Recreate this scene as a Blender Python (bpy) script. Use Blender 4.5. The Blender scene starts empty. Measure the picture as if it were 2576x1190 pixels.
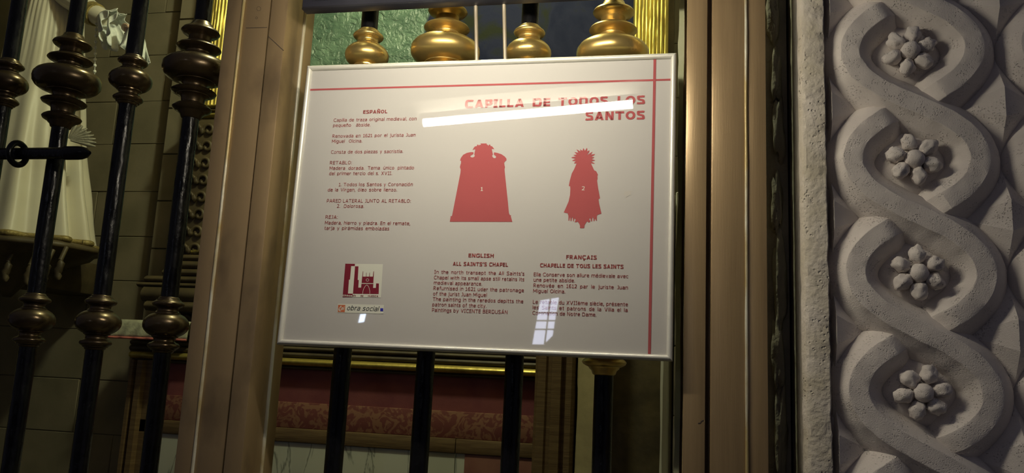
import bpy, bmesh, math, random
from mathutils import Vector, Matrix, noise
from mathutils.geometry import tessellate_polygon

random.seed(7)
SC = bpy.context.scene
COL = SC.collection

# ------------------------------------------------------------------ camera
IW, IH, F = 2576.0, 1190.0, 2040.0           # photo size and focal length in photo pixels
CX, CY = IW / 2, IH / 2
VV = Vector((1847 - CX, -11195 - CY, F)).normalized()      # image direction of "up"
HH = -Vector((-8455 - CX, 497.8 - CY, F)).normalized()     # image direction of "right along the grille"
HH = (HH - VV * HH.dot(VV)).normalized()
NN = VV.cross(HH).normalized()
if NN.z < 0: NN = -NN
D0, CAMZ = 1.37, 1.45
CAM = Vector((0, -D0, CAMZ))

def ray(px, py):
    c = Vector((px - CX, py - CY, F))
    return Vector((c.dot(HH), c.dot(NN), c.dot(VV)))
def P(px, py, Y=0.0):
    r = ray(px, py); return CAM + r * ((Y + D0) / r.y)
def depth_at(X, px, py):
    r = ray(px, py); return -D0 + r.y * X / r.x
def PXM(Y): return (Y + D0) / F              # metres per pixel at depth Y

cd = bpy.data.cameras.new('camera'); co = bpy.data.objects.new('camera', cd); COL.objects.link(co)
cd.sensor_width = 36; cd.lens = F / IW * 36; cd.clip_start = 0.02
def wv(e): e = Vector(e); return Vector((e.dot(HH), e.dot(NN), e.dot(VV)))
ax, ay, az = wv((1, 0, 0)), wv((0, -1, 0)), wv((0, 0, -1))
M = Matrix(((ax.x, ay.x, az.x, CAM.x), (ax.y, ay.y, az.y, CAM.y), (ax.z, ay.z, az.z, CAM.z), (0, 0, 0, 1)))
co.matrix_world = M; SC.camera = co

# ------------------------------------------------------------------ world, exposure, lights
w = bpy.data.worlds.new('nave_air'); SC.world = w; w.use_nodes = True
bg = w.node_tree.nodes['Background']; bg.inputs[0].default_value = (0.64, 0.63, 0.82, 1); bg.inputs[1].default_value = 0.065
vs = SC.view_settings
vs.view_transform = 'Standard'; vs.look = 'None'; vs.exposure = 0.0; vs.gamma = 1.0; vs.use_curve_mapping = False
TUBE_EMIT = 124.0
def lamp(name, kind, loc, energy, color, size=0.2, target=None, spot=None):
    d = bpy.data.lights.new(name, kind); d.energy = energy; d.color = color
    if kind == 'AREA': d.size = size
    elif kind in ('POINT', 'SPOT'): d.shadow_soft_size = size
    if spot: d.spot_size = math.radians(spot); d.spot_blend = 0.6
    o = bpy.data.objects.new(name, d); COL.objects.link(o); o.location = loc
    if target is not None:
        o.rotation_euler = (Vector(target) - Vector(loc)).to_track_quat('-Z', 'Y').to_euler()
    return o

# the chapel's own lamp, high up out of the picture: it lights the statue, the gilding and the painting from above
lamp('chapel_lamp_offscreen', 'POINT', (-0.75, 0.50, 3.35), 54, (0.96, 1.0, 0.62), 0.06)

# ------------------------------------------------------------------ helpers
def tag(o, label=None, cat=None, group=None, kind=None):
    if label: o['label'] = label
    if cat: o['category'] = cat
    if group: o['group'] = group
    if kind: o['kind'] = kind
    return o
def mesh(name, V, Fc, mat, parent=None, smooth=False, loc=None):
    m = bpy.data.meshes.new(name); m.from_pydata([tuple(v) for v in V], [], Fc); m.update()
    if smooth:
        for p in m.polygons: p.use_smooth = True
    return link(name, m, mat, parent, loc)
def link(name, m, mat, parent=None, loc=None):
    o = bpy.data.objects.new(name, m); COL.objects.link(o)
    if mat and not m.materials: m.materials.append(mat)
    if parent: o.parent = parent
    if loc is not None: o.location = loc
    return o
def empty(name, loc, label=None, cat=None, group=None, kind=None):
    o = bpy.data.objects.new(name, None); COL.objects.link(o); o.location = loc
    o.empty_display_size = 0.05
    return tag(o, label, cat, group, kind)
def rel(parent, *pts):
    return [Vector(p) - parent.location for p in pts]
def smooth_by_angle(o, deg=35):
    me = o.data
    for p in me.polygons: p.use_smooth = True
    bm = bmesh.new(); bm.from_mesh(me)
    for e in bm.edges:
        if len(e.link_faces) == 2 and e.calc_face_angle(0) > math.radians(deg): e.smooth = False
    bm.to_mesh(me); bm.free()
    return o
def box_bm(lo, hi, bevel=0.0, seg=2):
    bm = bmesh.new()
    bmesh.ops.create_cube(bm, size=1.0)
    lo, hi = Vector(lo), Vector(hi); c = (lo + hi) / 2; s = hi - lo
    for v in bm.verts: v.co = Vector((v.co.x * s.x + c.x, v.co.y * s.y + c.y, v.co.z * s.z + c.z))
    if bevel: bmesh.ops.bevel(bm, geom=bm.edges[:], offset=bevel, segments=seg, profile=0.5, affect='EDGES')
    return bm
def box(name, lo, hi, mat, parent=None, bevel=0.0, seg=2):
    """lo / hi are world coordinates"""
    if parent: lo, hi = rel(parent, lo, hi)
    bm = box_bm(lo, hi, bevel, seg); m = bpy.data.meshes.new(name); bm.to_mesh(m); bm.free()
    o = link(name, m, mat, parent)
    if bevel: smooth_by_angle(o, 40)
    return o
def lathe(name, prof, mat, parent=None, loc=None, n=40, smooth=True, wob=0.0):
    """prof: (z, r) from bottom to top, closed with caps"""
    V, Fc = [], []
    for k, (z, r) in enumerate(prof):
        for i in range(n):
            a = 2 * math.pi * i / n
            rr = r * (1 + wob * noise.noise(Vector((math.cos(a) * 2, math.sin(a) * 2, z * 40))))
            V.append((rr * math.cos(a), rr * math.sin(a), z))
    for k in range(len(prof) - 1):
        for i in range(n):
            j = (i + 1) % n
            Fc.append((k * n + i, k * n + j, (k + 1) * n + j, (k + 1) * n + i))
    Fc.append(tuple(range(n - 1, -1, -1))); Fc.append(tuple((len(prof) - 1) * n + i for i in range(n)))
    o = mesh(name, V, Fc, mat, parent, False, loc)
    if smooth: smooth_by_angle(o, 50)
    return o
def sweep(name, pts, radius, mat, parent=None, n=10, caps=True, flat=None):
    """tube along world points"""
    if parent: pts = rel(parent, *pts)
    pts = [Vector(p) for p in pts]; V, Fc = [], []
    R = radius if isinstance(radius, (list, tuple)) else [radius] * len(pts)
    up = None
    for k, p in enumerate(pts):
        t = (pts[min(k + 1, len(pts) - 1)] - pts[max(k - 1, 0)]).normalized()
        if up is None:
            up = Vector((0, 0, 1)) if abs(t.z) < 0.9 else Vector((0, -1, 0))
        a = t.cross(up).normalized(); b = a.cross(t).normalized(); up = b
        for i in range(n):
            q = 2 * math.pi * i / n
            fx = flat if flat else 1.0
            V.append(p + a * (math.cos(q) * R[k]) + b * (math.sin(q) * R[k] * fx))
    for k in range(len(pts) - 1):
        for i in range(n):
            j = (i + 1) % n
            Fc.append((k * n + i, k * n + j, (k + 1) * n + j, (k + 1) * n + i))
    if caps:
        Fc.append(tuple(range(n - 1, -1, -1))); Fc.append(tuple((len(pts) - 1) * n + i for i in range(n)))
    o = mesh(name, V, Fc, mat, parent, False); smooth_by_angle(o, 50)
    return o
def extrude_x(name, prof, x0, x1, mat, parent=None, smooth=True):
    """prof: world (y, z) closed outline, extruded along X"""
    n = len(prof); V = [Vector((x0, y, z)) for y, z in prof] + [Vector((x1, y, z)) for y, z in prof]
    if parent: V = rel(parent, *V)
    Fc = [(i, (i + 1) % n, n + (i + 1) % n, n + i) for i in range(n)]
    Fc += [tuple(range(n - 1, -1, -1)), tuple(range(n, 2 * n))]
    o = mesh(name, V, Fc, mat, parent)
    fix(o)
    if smooth: smooth_by_angle(o, 35)
    return o
def extrude_z(name, prof, z0, z1, mat, parent=None, smooth=True, zs=1, wav=0.0):
    """prof: world (x, y) closed outline, extruded along Z"""
    n = len(prof); V = []
    for k in range(zs + 1):
        z = z0 + (z1 - z0) * k / zs
        for i, (x, y) in enumerate(prof):
            d = wav * noise.noise(Vector((x * 30, y * 30 + i, z * 9))) if wav else 0
            d2 = wav * noise.noise(Vector((x * 30 + 9, y * 30 + i, z * 9))) if wav else 0
            V.append(Vector((x + d, y + d2, z)))
    if parent: V = rel(parent, *V)
    Fc = []
    for k in range(zs):
        Fc += [(k * n + i, k * n + (i + 1) % n, (k + 1) * n + (i + 1) % n, (k + 1) * n + i) for i in range(n)]
    Fc += [tuple(range(n - 1, -1, -1)), tuple(range(zs * n, zs * n + n))]
    o = mesh(name, V, Fc, mat, parent); fix(o)
    if smooth: smooth_by_angle(o, 35)
    return o
def fix(o):
    bm = bmesh.new(); bm.from_mesh(o.data); bmesh.ops.recalc_face_normals(bm, faces=bm.faces[:]); bm.to_mesh(o.data); bm.free()
    return o

# ------------------------------------------------------------------ stroke lettering (wide humanist sans)
XH, DS = 0.75, -0.27
def crv(pts, k=5):
    out = []; n = len(pts)
    for i in range(n - 1):
        p0, p1, p2, p3 = pts[max(i - 1, 0)], pts[i], pts[i + 1], pts[min(i + 2, n - 1)]
        for j in range(k):
            t = j / k
            out.append(tuple(0.5 * (2 * b + (c - a) * t + (2 * a - 5 * b + 4 * c - d) * t * t + (3 * b - a - 3 * c + d) * t ** 3) for a, b, c, d in zip(p0, p1, p2, p3)))
    return out + [pts[-1]]
def arc(cx, cy, rx, ry, a0, a1, n=18):
    return [(cx + rx * math.cos(math.radians(a0 + (a1 - a0) * i / n)), cy + ry * math.sin(math.radians(a0 + (a1 - a0) * i / n))) for i in range(n + 1)]
def glyph(ch, w):
    """returns ink width and strokes: ('l', polyline) or ('d', x0, y0, x1, y1) slanted bar with level ends or ('o', x, y) dot"""
    h = w / 2; X = XH; L = lambda *p: ('l', list(p)); V = lambda x, y0, y1: ('l', [(x, y0), (x, y1)]); Hh = lambda y, x0, x1: ('l', [(x0, y), (x1, y)])
    C = lambda *p: ('l', crv(list(p))); A = lambda *a: ('l', arc(*a)); Dg = lambda *a: ('d', *a)
    bowl = lambda x0, x1, y0=-0.01, y1=XH + 0.01: A((x0 + x1) / 2, (y0 + y1) / 2, (x1 - x0) / 2 - h, (y1 - y0) / 2 - h, 0, 360, 28)
    acc = {'á': 'a', 'é': 'e', 'í': 'ı', 'ó': 'o', 'ú': 'u', 'Á': 'A'}
    if ch in acc:
        W, s = glyph(acc[ch], w); up = 0.25 if ch == 'Á' else 0.0
        return W, s + [Dg(W / 2 - 0.03, 0.83 + up, W / 2 + 0.10, 1.03 + up)]
    if ch == 'è':
        W, s = glyph('e', w); return W, s + [Dg(W / 2 - 0.10, 1.03, W / 2 + 0.03, 0.83)]
    if ch in 'ñÑ':
        W, s = glyph('n' if ch == 'ñ' else 'N', w); y = 0.90 if ch == 'ñ' else 1.16
        return W, s + [C((W / 2 - .2, y - .05), (W / 2 - .1, y + .04), (W / 2 + .1, y - .04), (W / 2 + .2, y + .05))]
    if ch == 'Ç':
        W, s = glyph('C', w); return W, s + [C((W * .55, 0.02), (W * .6, -.12), (W * .55, -.22), (W * .35, -.24))]
    g = {
     'A': lambda: (.82, [Dg(h, 0, .41, 1), Dg(.82 - h, 0, .41, 1), Hh(.27, .16, .66)]),
     'B': lambda: (.70, [V(h, 0, 1), L((h, 1 - h), (.38, 1 - h), (.56, .92), (.62 - h, .76), (.55, .60), (.38, .54), (h, .54)), L((.38, .54), (.6, .47), (.7 - h, .29), (.62, .1), (.42, h), (h, h))]),
     'C': lambda: (.78, [C((.78, .86), (.62, .97 - h * .6), (.46, 1.01 - h), (.2, .88), (h, .5), (.2, .12), (.46, -.01 + h), (.62, .03 + h * .6), (.78, .14))]),
     'D': lambda: (.82, [V(h, 0, 1), C((h, 1 - h), (.32, 1 - h), (.62, .88), (.82 - h, .5), (.62, .12), (.32, h), (h, h))]),
     'E': lambda: (.60, [V(h, 0, 1), Hh(1 - h, 0, .6), Hh(.53, 0, .57), Hh(h, 0, .6)]),
     'F': lambda: (.58, [V(h, 0, 1), Hh(1 - h, 0, .58), Hh(.5, 0, .54)]),
     'G': lambda: (.84, [C((.82, .86), (.66, .97 - h * .6), (.48, 1.01 - h), (.2, .88), (h, .5), (.2, .12), (.48, -.01 + h), (.66, .02 + h), (.84 - h, .10)), V(.84 - h, .07, .5), Hh(.5 - h, .5, .84)]),
     'H': lambda: (.76, [V(h, 0, 1), V(.76 - h, 0, 1), Hh(.53, 0, .76)]),
     'I': lambda: (.40, [V(.2, 0, 1), Hh(1 - h * .8, 0, .4), Hh(h * .8, 0, .4)]),
     'J': lambda: (.42, [C((.02, h), (.16, h), (.30, .1), (.42 - h, .3)), V(.42 - h, .28, 1), Hh(1 - h, .12, .42)]),
     'L': lambda: (.58, [V(h, 0, 1), Hh(h, 0, .58)]),
     'M': lambda: (.92, [V(h, 0, 1), V(.92 - h, 0, 1), Dg(h, 1, .46, .28), Dg(.92 - h, 1, .46, .28)]),
     'N': lambda: (.76, [V(h, 0, 1), V(.76 - h, 0, 1), Dg(h * 1.2, 1, .76 - h * 1.2, 0)]),
     'O': lambda: (.88, [bowl(0, .88, -.01, 1.01)]),
     'P': lambda: (.64, [V(h, 0, 1), C((h, 1 - h), (.34, 1 - h), (.57, .89), (.64 - h, .68), (.56, .46), (.34, .36), (h, .36))]),
     'R': lambda: (.76, [V(h, 0, 1), C((h, 1 - h), (.34, 1 - h), (.55, .9), (.62 - h, .72), (.54, .53), (.34, .44), (h, .44)), Dg(.33, .45, .76 - h * 1.1, 0)]),
     'S': lambda: (.70, [C((.66, .88), (.5, .98 - h * .6), (.34, 1.01 - h), (.12, .94 - h * .4), (h, .75), (.16, .58), (.52, .45), (.70 - h, .27), (.58, .08 + h * .3), (.34, -.01 + h), (.16, .02 + h * .6), (.0, .13))]),
     'T': lambda: (.80, [V(.4, 0, 1), Hh(1 - h, 0, .8)]),
     'U': lambda: (.74, [C((h, 1), (h, .6), (h, .36), (.12, .12), (.37, -.01 + h), (.62, .12), (.74 - h, .36), (.74 - h, .6), (.74 - h, 1))]),
     'V': lambda: (.82, [Dg(h, 1, .41, 0), Dg(.82 - h, 1, .41, 0)]),
     'X': lambda: (.80, [Dg(h * 1.2, 0, .8 - h * 1.2, 1), Dg(h * 1.2, 1, .8 - h * 1.2, 0)]),
     'a': lambda: (.62, [C((.06, .66), (.2, .74 - h * .6), (.34, X + .01 - h), (.52, .66), (.62 - h, .47)), V(.62 - h, 0, .48), C((.62 - h, .43), (.36, .41), (.12, .35), (h, .20), (.12, .02 + h * .6), (.30, -.01 + h), (.48, .05 + h * .4), (.62 - h, .16))]),
     'b': lambda: (.66, [V(h, 0, 1.04), bowl(.0, .66)]),
     'c': lambda: (.54, [C((.54, .64), (.42, .72 - h * .4), (.33, X + .01 - h), (.12, .64), (h, .375), (.12, .11), (.33, -.01 + h), (.42, .03 + h * .4), (.54, .11))]),
     'd': lambda: (.66, [V(.66 - h, 0, 1.04), bowl(.0, .66)]),
     'e': lambda: (.64, [C((.62, .11), (.48, .02 + h * .6), (.36, -.01 + h), (.12, .1), (h, .375), (.12, .65), (.33, X + .01 - h), (.54, .65), (.64 - h, .41)), Hh(.40, .03, .64)]),
     'f': lambda: (.42, [C((.44, 1.03 - h), (.32, 1.03 - h), (.18, .95), (.13 + h, .78)), V(.13 + h, 0, .8), Hh(X - h, 0, .4)]),
     'g': lambda: (.66, [V(.66 - h, 0, X), bowl(.0, .66), C((.66 - h, .02), (.6, -.17), (.4, DS + h - .01), (.22, DS + h), (.06, -.20))]),
     'h': lambda: (.62, [V(h, 0, 1.04), C((h, .56), (.2, .70), (.36, X + .01 - h), (.56, .66), (.62 - h, .42)), V(.62 - h, 0, .44)]),
     'i': lambda: (w, [V(h, 0, X), ('o', h, .95)]), 'ı': lambda: (w, [V(h, 0, X)]),
     'j': lambda: (.28, [C((.0, DS + h), (.1, DS + h), (.2, -.18), (.28 - h, 0)), V(.28 - h, -.02, X), Hh(X - h, .06, .28), ('o', .28 - h, .95)]),
     'l': lambda: (w, [V(h, 0, 1.04)]),
     'm': lambda: (1.06, [V(h, 0, X), C((h, .56), (.18, .70), (.32, X + .01 - h), (.50, .66), (.53, .42)), V(.53, 0, .44), C((.53, .56), (.68, .70), (.82, X + .01 - h), (1.0, .66), (1.06 - h, .42)), V(1.06 - h, 0, .44)]),
     'n': lambda: (.62, [V(h, 0, X), C((h, .56), (.2, .70), (.36, X + .01 - h), (.56, .66), (.62 - h, .42)), V(.62 - h, 0, .44)]),
     'o': lambda: (.68, [bowl(0, .68)]),
     'p': lambda: (.66, [V(h, DS, X), bowl(.0, .66)]), 'q': lambda: (.66, [V(.66 - h, DS, X), bowl(.0, .66)]),
     'r': lambda: (.42, [V(h, 0, X), C((h, .52), (.16, .66), (.3, X - h), (.43, X - h))]),
     's': lambda: (.54, [C((.50, .64), (.4, .73 - h * .5), (.28, X + .01 - h), (.1, .69 - h * .3), (h, .56), (.14, .43), (.40, .34), (.54 - h, .2), (.44, .05 + h * .3), (.26, -.01 + h), (.12, .02 + h * .5), (.0, .11))]),
     't': lambda: (.42, [C((.13 + h, .95), (.13 + h, .5), (.13 + h, .22), (.2, .05 + h * .3), (.3, h - .005), (.42, h)), Hh(X - h, 0, .42)]),
     'u': lambda: (.62, [C((h, X), (h, .5), (h, .32), (.1, .08 + h * .3), (.27, -.01 + h), (.44, .06), (.62 - h, .19)), V(.62 - h, 0, X)]),
     'v': lambda: (.66, [Dg(h, X, .33, 0), Dg(.66 - h, X, .33, 0)]),
     'w': lambda: (1.0, [Dg(h, X, .27, 0), Dg(.5, X, .27, 0), Dg(.5, X, .73, 0), Dg(1.0 - h, X, .73, 0)]),
     'y': lambda: (.66, [Dg(h, X, .34, .0), Dg(.66 - h, X, .20, DS)]),
     'z': lambda: (.56, [Hh(X - h, 0, .56), Hh(h, 0, .56), Dg(h * 1.2, h, .56 - h * 1.2, X - h)]),
     '1': lambda: (.50, [V(.27, 0, 1), Hh(h * .8, .02, .52), C((.03, .80), (.14, .82), (.22, .88), (.25, .99))]),
     '2': lambda: (.62, [C((.03, .88), (.16, .98 - h * .6), (.30, 1.01 - h), (.52, .92), (.60 - h, .72), (.46, .45), (.22, .22), (h, h)), Hh(h, 0, .62)]),
     '6': lambda: (.66, [bowl(0, .66, -.01, .64), C((h, .33), (.03 + h, .62), (.16, .86), (.36, .98 - h * .4), (.58, .99 - h))]),
     '.': lambda: (w * 1.1, [('o', h * 1.1, h * 1.2)]), ':': lambda: (w * 1.1, [('o', h * 1.1, h * 1.2), ('o', h * 1.1, X - h * 1.2)]),
     ',': lambda: (w * 1.2, [Dg(.0, -.18, h * 1.6, .16)]), '’': lambda: (w * 1.1, [Dg(.02, .66, h * 1.6, 1.02)]),
    }
    return g[ch]()
def stroke_text(s, w, gap=0.165, space=0.46, shear=0.0):
    """flat (V, F) of a line of text with cap height 1, baseline 0"""
    VV_, FF = [], []; x = 0.0; h = w / 2
    def add(poly):
        b = len(VV_); VV_.extend(poly); FF.append(tuple(range(b, b + len(poly))))
    for ch in s:
        if ch == ' ': x += space; continue
        W, st_ = glyph(ch, w)
        for k in st_:
            if k[0] == 'l':
                p = [Vector(a) for a in k[1]]; n = len(p); closed = (p[0] - p[-1]).length < 1e-6; E = []
                for i in range(n):
                    a = p[i - 1] if i else (p[-2] if closed else p[0]); b = p[i + 1] if i < n - 1 else (p[1] if closed else p[-1])
                    d1 = (p[i] - a).normalized() if (p[i] - a).length > 1e-9 else (b - p[i]).normalized()
                    d2 = (b - p[i]).normalized() if (b - p[i]).length > 1e-9 else d1
                    t = (d1 + d2).normalized(); m = min(1.6, 1 / max(0.3, t.dot(d1))); nn = Vector((-t.y, t.x)) * h * m
                    E.append((p[i] + nn, p[i] - nn))
                b0 = len(VV_)
                for a, b in E: VV_.extend([(a.x + x, a.y), (b.x + x, b.y)])
                for i in range(n - 1): FF.append((b0 + 2 * i, b0 + 2 * i + 1, b0 + 2 * i + 3, b0 + 2 * i + 2))
            elif k[0] == 'd':
                _, x0, y0, x1, y1 = k; ln = math.hypot(x1 - x0, y1 - y0); hw = h * ln / max(0.15, abs(y1 - y0))
                add([(x + x0 - hw, y0), (x + x0 + hw, y0), (x + x1 + hw, y1), (x + x1 - hw, y1)])
            else:
                _, cx, cy = k; r = h * 1.15; add([(x + cx - r, cy - r), (x + cx + r, cy - r), (x + cx + r, cy + r), (x + cx - r, cy + r)])
        x += W + gap
    V3 = [Vector((a + shear * b, b, 0)) for a, b in VV_]
    out = []
    for f in FF:                                        # all faces turned the same way
        a, b, c = V3[f[0]], V3[f[1]], V3[f[2]]
        out.append(f if (b - a).cross(c - a).z > 0 else f[::-1])
    return V3, out

# ------------------------------------------------------------------ materials
def mat(name, col, rough=0.5, metal=0.0, spec=0.5, col2=None, nscale=8.0, stretch=(1, 1, 1), fac=(0.35, 0.65), detail=6.0,
        bump=0.0, bscale=60.0, bstretch=(1, 1, 1), bdetail=6.0, pits=0.0, pscale=300.0, rough2=None, coat=0.0, emit=None, estr=0.0,
        sheen=0.0, bdist=0.002):
    m = bpy.data.materials.new(name); m.use_nodes = True; nt = m.node_tree; N = nt.nodes; L = nt.links
    b = N['Principled BSDF']; b.inputs['Roughness'].default_value = rough; b.inputs['Metallic'].default_value = metal
    b.inputs['Specular IOR Level'].default_value = spec; b.inputs['Base Color'].default_value = (*col, 1)
    if coat: b.inputs['Coat Weight'].default_value = coat; b.inputs['Coat Roughness'].default_value = 0.03
    if sheen: b.inputs['Sheen Weight'].default_value = sheen
    if emit: b.inputs['Emission Color'].default_value = (*emit, 1); b.inputs['Emission Strength'].default_value = estr
    tc = N.new('ShaderNodeTexCoord')
    def co_(sc):
        mp = N.new('ShaderNodeMapping'); mp.inputs['Scale'].default_value = sc
        g = N.new('ShaderNodeNewGeometry'); L.new(g.outputs['Position'], mp.inputs['Vector']); return mp.outputs[0]
    if col2:
        n = N.new('ShaderNodeTexNoise'); n.inputs['Scale'].default_value = nscale; n.inputs['Detail'].default_value = detail
        L.new(co_(stretch), n.inputs['Vector'])
        r = N.new('ShaderNodeValToRGB'); r.color_ramp.elements[0].position = fac[0]; r.color_ramp.elements[1].position = fac[1]
        r.color_ramp.elements[0].color = (*col, 1); r.color_ramp.elements[1].color = (*col2, 1)
        L.new(n.outputs['Fac'], r.inputs[0]); L.new(r.outputs[0], b.inputs['Base Color'])
        if rough2 is not None:
            mr = N.new('ShaderNodeMapRange'); mr.inputs[1].default_value = fac[0]; mr.inputs[2].default_value = fac[1]
            mr.inputs[3].default_value = rough; mr.inputs[4].default_value = rough2
            L.new(n.outputs['Fac'], mr.inputs[0]); L.new(mr.outputs[0], b.inputs['Roughness'])
    if bump:
        n2 = N.new('ShaderNodeTexNoise'); n2.inputs['Scale'].default_value = bscale; n2.inputs['Detail'].default_value = bdetail
        L.new(co_(bstretch), n2.inputs['Vector'])
        bp = N.new('ShaderNodeBump'); bp.inputs['Strength'].default_value = bump; bp.inputs['Distance'].default_value = bdist
        L.new(n2.outputs['Fac'], bp.inputs['Height']); out = bp
        if pits:
            v = N.new('ShaderNodeTexVoronoi'); v.inputs['Scale'].default_value = pscale; L.new(co_((1, 1, 1)), v.inputs['Vector'])
            n3 = N.new('ShaderNodeTexNoise'); n3.inputs['Scale'].default_value = pscale * 0.13; L.new(co_((1, 1, 1)), n3.inputs['Vector'])
            mr = N.new('ShaderNodeMapRange'); mr.inputs[1].default_value = 0.12; mr.inputs[2].default_value = 0.32
            L.new(v.outputs['Distance'], mr.inputs[0])
            mr2 = N.new('ShaderNodeMapRange'); mr2.inputs[1].default_value = 0.48; mr2.inputs[2].default_value = 0.66
            L.new(n3.outputs['Fac'], mr2.inputs[0])
            inv = N.new('ShaderNodeMath'); inv.operation = 'SUBTRACT'; inv.inputs[0].default_value = 1; L.new(mr.outputs[0], inv.inputs[1])
            mu = N.new('ShaderNodeMath'); mu.operation = 'MULTIPLY'; L.new(inv.outputs[0], mu.inputs[0]); L.new(mr2.outputs[0], mu.inputs[1])
            i2 = N.new('ShaderNodeMath'); i2.operation = 'SUBTRACT'; i2.inputs[0].default_value = 1; L.new(mu.outputs[0], i2.inputs[1])
            b2 = N.new('ShaderNodeBump'); b2.inputs['Strength'].default_value = pits; b2.inputs['Distance'].default_value = 0.003
            L.new(i2.outputs[0], b2.inputs['Height']); L.new(bp.outputs[0], b2.inputs['Normal']); out = b2
        L.new(out.outputs[0], b.inputs['Normal'])
    return m

MT = {}
MT['stone'] = mat('carved_limestone', (0.70, 0.645, 0.61), 0.9, spec=0.2, col2=(0.82, 0.76, 0.715), nscale=14, bump=0.32, bscale=520, bdetail=6, pits=0.75, pscale=300, bdist=0.003)
MT['stone_edge'] = mat('limestone_border', (0.60, 0.545, 0.43), 0.9, spec=0.2, col2=(0.74, 0.68, 0.60), nscale=18, bump=0.8, bscale=110, bdetail=8, pits=0.8, pscale=150, bdist=0.004)
MT['wall'] = mat('chapel_wall_stone', (0.17, 0.15, 0.10), 0.9, spec=0.2, col2=(0.24, 0.205, 0.14), nscale=5, bump=0.3, bscale=40)
MT['mortar'] = mat('mortar', (0.17, 0.15, 0.10), 0.95, spec=0.1)
MT['nave'] = mat('nave_wall_stone', (0.10, 0.095, 0.09), 0.9, spec=0.1, col2=(0.14, 0.13, 0.12))
MT['floor'] = mat('stone_floor', (0.12, 0.10, 0.085), 0.5, col2=(0.17, 0.15, 0.12), nscale=3)
MT['wood'] = mat('bronze_painted_wood', (0.32, 0.225, 0.118), 0.40, metal=0.40, spec=0.5, col2=(0.41, 0.290, 0.155), nscale=9, stretch=(9, 9, 0.5), fac=(0.3, 0.7), bump=0.18, bscale=90, bstretch=(6, 6, 0.15), rough2=0.33, bdist=0.001)
MT['woodl'] = mat('stained_painted_wood', (0.215, 0.152, 0.085), 0.42, metal=0.40, spec=0.5, col2=(0.37, 0.262, 0.14), nscale=9, stretch=(1.6, 1.6, 0.8), fac=(0.30, 0.52), bump=0.12, bscale=160, bdist=0.001)
MT['bead'] = mat('worn_gilt_bead', (0.46, 0.36, 0.16), 0.38, metal=0.2, col2=(0.70, 0.68, 0.56), nscale=25, stretch=(1, 1, 0.3), fac=(0.45, 0.6), bump=0.4, bscale=60)
MT['chip'] = mat('chipped_green_plaster', (0.30, 0.33, 0.20), 0.8, col2=(0.36, 0.37, 0.26), nscale=20, bump=0.5, bscale=60)
MT['brass'] = mat('polished_brass', (0.62, 0.45, 0.16), 0.27, metal=0.85, col2=(0.52, 0.37, 0.13), nscale=16, fac=(0.4, 0.75), rough2=0.42, bump=0.05, bscale=90)
MT['bronze'] = mat('dark_patinated_brass', (0.105, 0.074, 0.038), 0.24, metal=0.75, coat=0.12, col2=(0.062, 0.043, 0.025), nscale=18, fac=(0.4, 0.7), rough2=0.42, bump=0.06, bscale=70)
MT['iron'] = mat('black_wrought_iron', (0.003, 0.003, 0.0045), 0.22, spec=0.32, col2=(0.005, 0.005, 0.006), nscale=20, bump=0.9, bscale=55, bstretch=(1, 1, 0.5), bdetail=4, rough2=0.36, bdist=0.003)
MT['alu'] = mat('satin_aluminium', (0.74, 0.73, 0.66), 0.30, metal=0.25, col2=(0.68, 0.67, 0.61), nscale=30, stretch=(1, 1, 1), rough2=0.4)
MT['paper'] = mat('laminated_white_poster', (0.455, 0.443, 0.43), 0.018, spec=0.5, bump=0.012, bscale=6, bdetail=1, bdist=0.004)
def ink(n, c): return mat(n, c, 0.018, spec=0.5, bump=0.012, bscale=6, bdetail=1, bdist=0.004)
MT['red'] = ink('red_print', (0.35, 0.085, 0.09)); MT['textred'] = ink('dark_red_print', (0.25, 0.062, 0.062)); MT['maroon'] = ink('maroon_print', (0.17, 0.02, 0.035))
MT['whitep'] = ink('white_print', (0.60, 0.61, 0.54)); MT['orange'] = ink('orange_print', (0.48, 0.13, 0.06)); MT['blue'] = ink('blue_print', (0.03, 0.03, 0.30)); MT['blackp'] = ink('black_print', (0.02, 0.02, 0.025))
MT['scuff'] = mat('grey_scuff', (0.42, 0.40, 0.37), 0.5)
MT['back'] = mat('dark_back_board', (0.05, 0.04, 0.035), 0.7)
MT['blackm'] = mat('black_lacquer', (0.018, 0.018, 0.026), 0.35, col2=(0.03, 0.03, 0.04), nscale=10)
MT['strap'] = mat('galvanised_rod', (0.50, 0.44, 0.34), 0.38, metal=0.6, col2=(0.34, 0.28, 0.21), nscale=30, stretch=(1, 1, 0.4))
MT['gold'] = mat('gilded_wood', (0.60, 0.48, 0.12), 0.38, metal=0.75, col2=(0.36, 0.28, 0.07), nscale=30, stretch=(1, 1, 0.35), fac=(0.35, 0.65), rough2=0.55, bump=0.5, bscale=70, bstretch=(1, 1, 0.3))
MT['oldgold'] = mat('worn_gilt', (0.40, 0.32, 0.07), 0.45, metal=0.5, col2=(0.13, 0.10, 0.03), nscale=22, fac=(0.4, 0.65), bump=0.5, bscale=60)
MT['darkwood'] = mat('dark_carved_wood', (0.055, 0.04, 0.02), 0.55, col2=(0.10, 0.075, 0.035), nscale=14, bump=0.5, bscale=45)
MT['dress'] = mat('white_satin', (0.66, 0.62, 0.50), 0.42, spec=0.4, col2=(0.60, 0.55, 0.43), nscale=5, sheen=0.3, bump=0.1, bscale=80)
MT['lace'] = mat('white_lace', (0.72, 0.74, 0.70), 0.6, bump=0.6, bscale=160, col2=(0.60, 0.63, 0.60), nscale=60)
MT['trim'] = mat('gold_braid', (0.36, 0.28, 0.10), 0.5, metal=0.3, col2=(0.20, 0.15, 0.05), nscale=90, bump=0.9, bscale=160)
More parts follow.
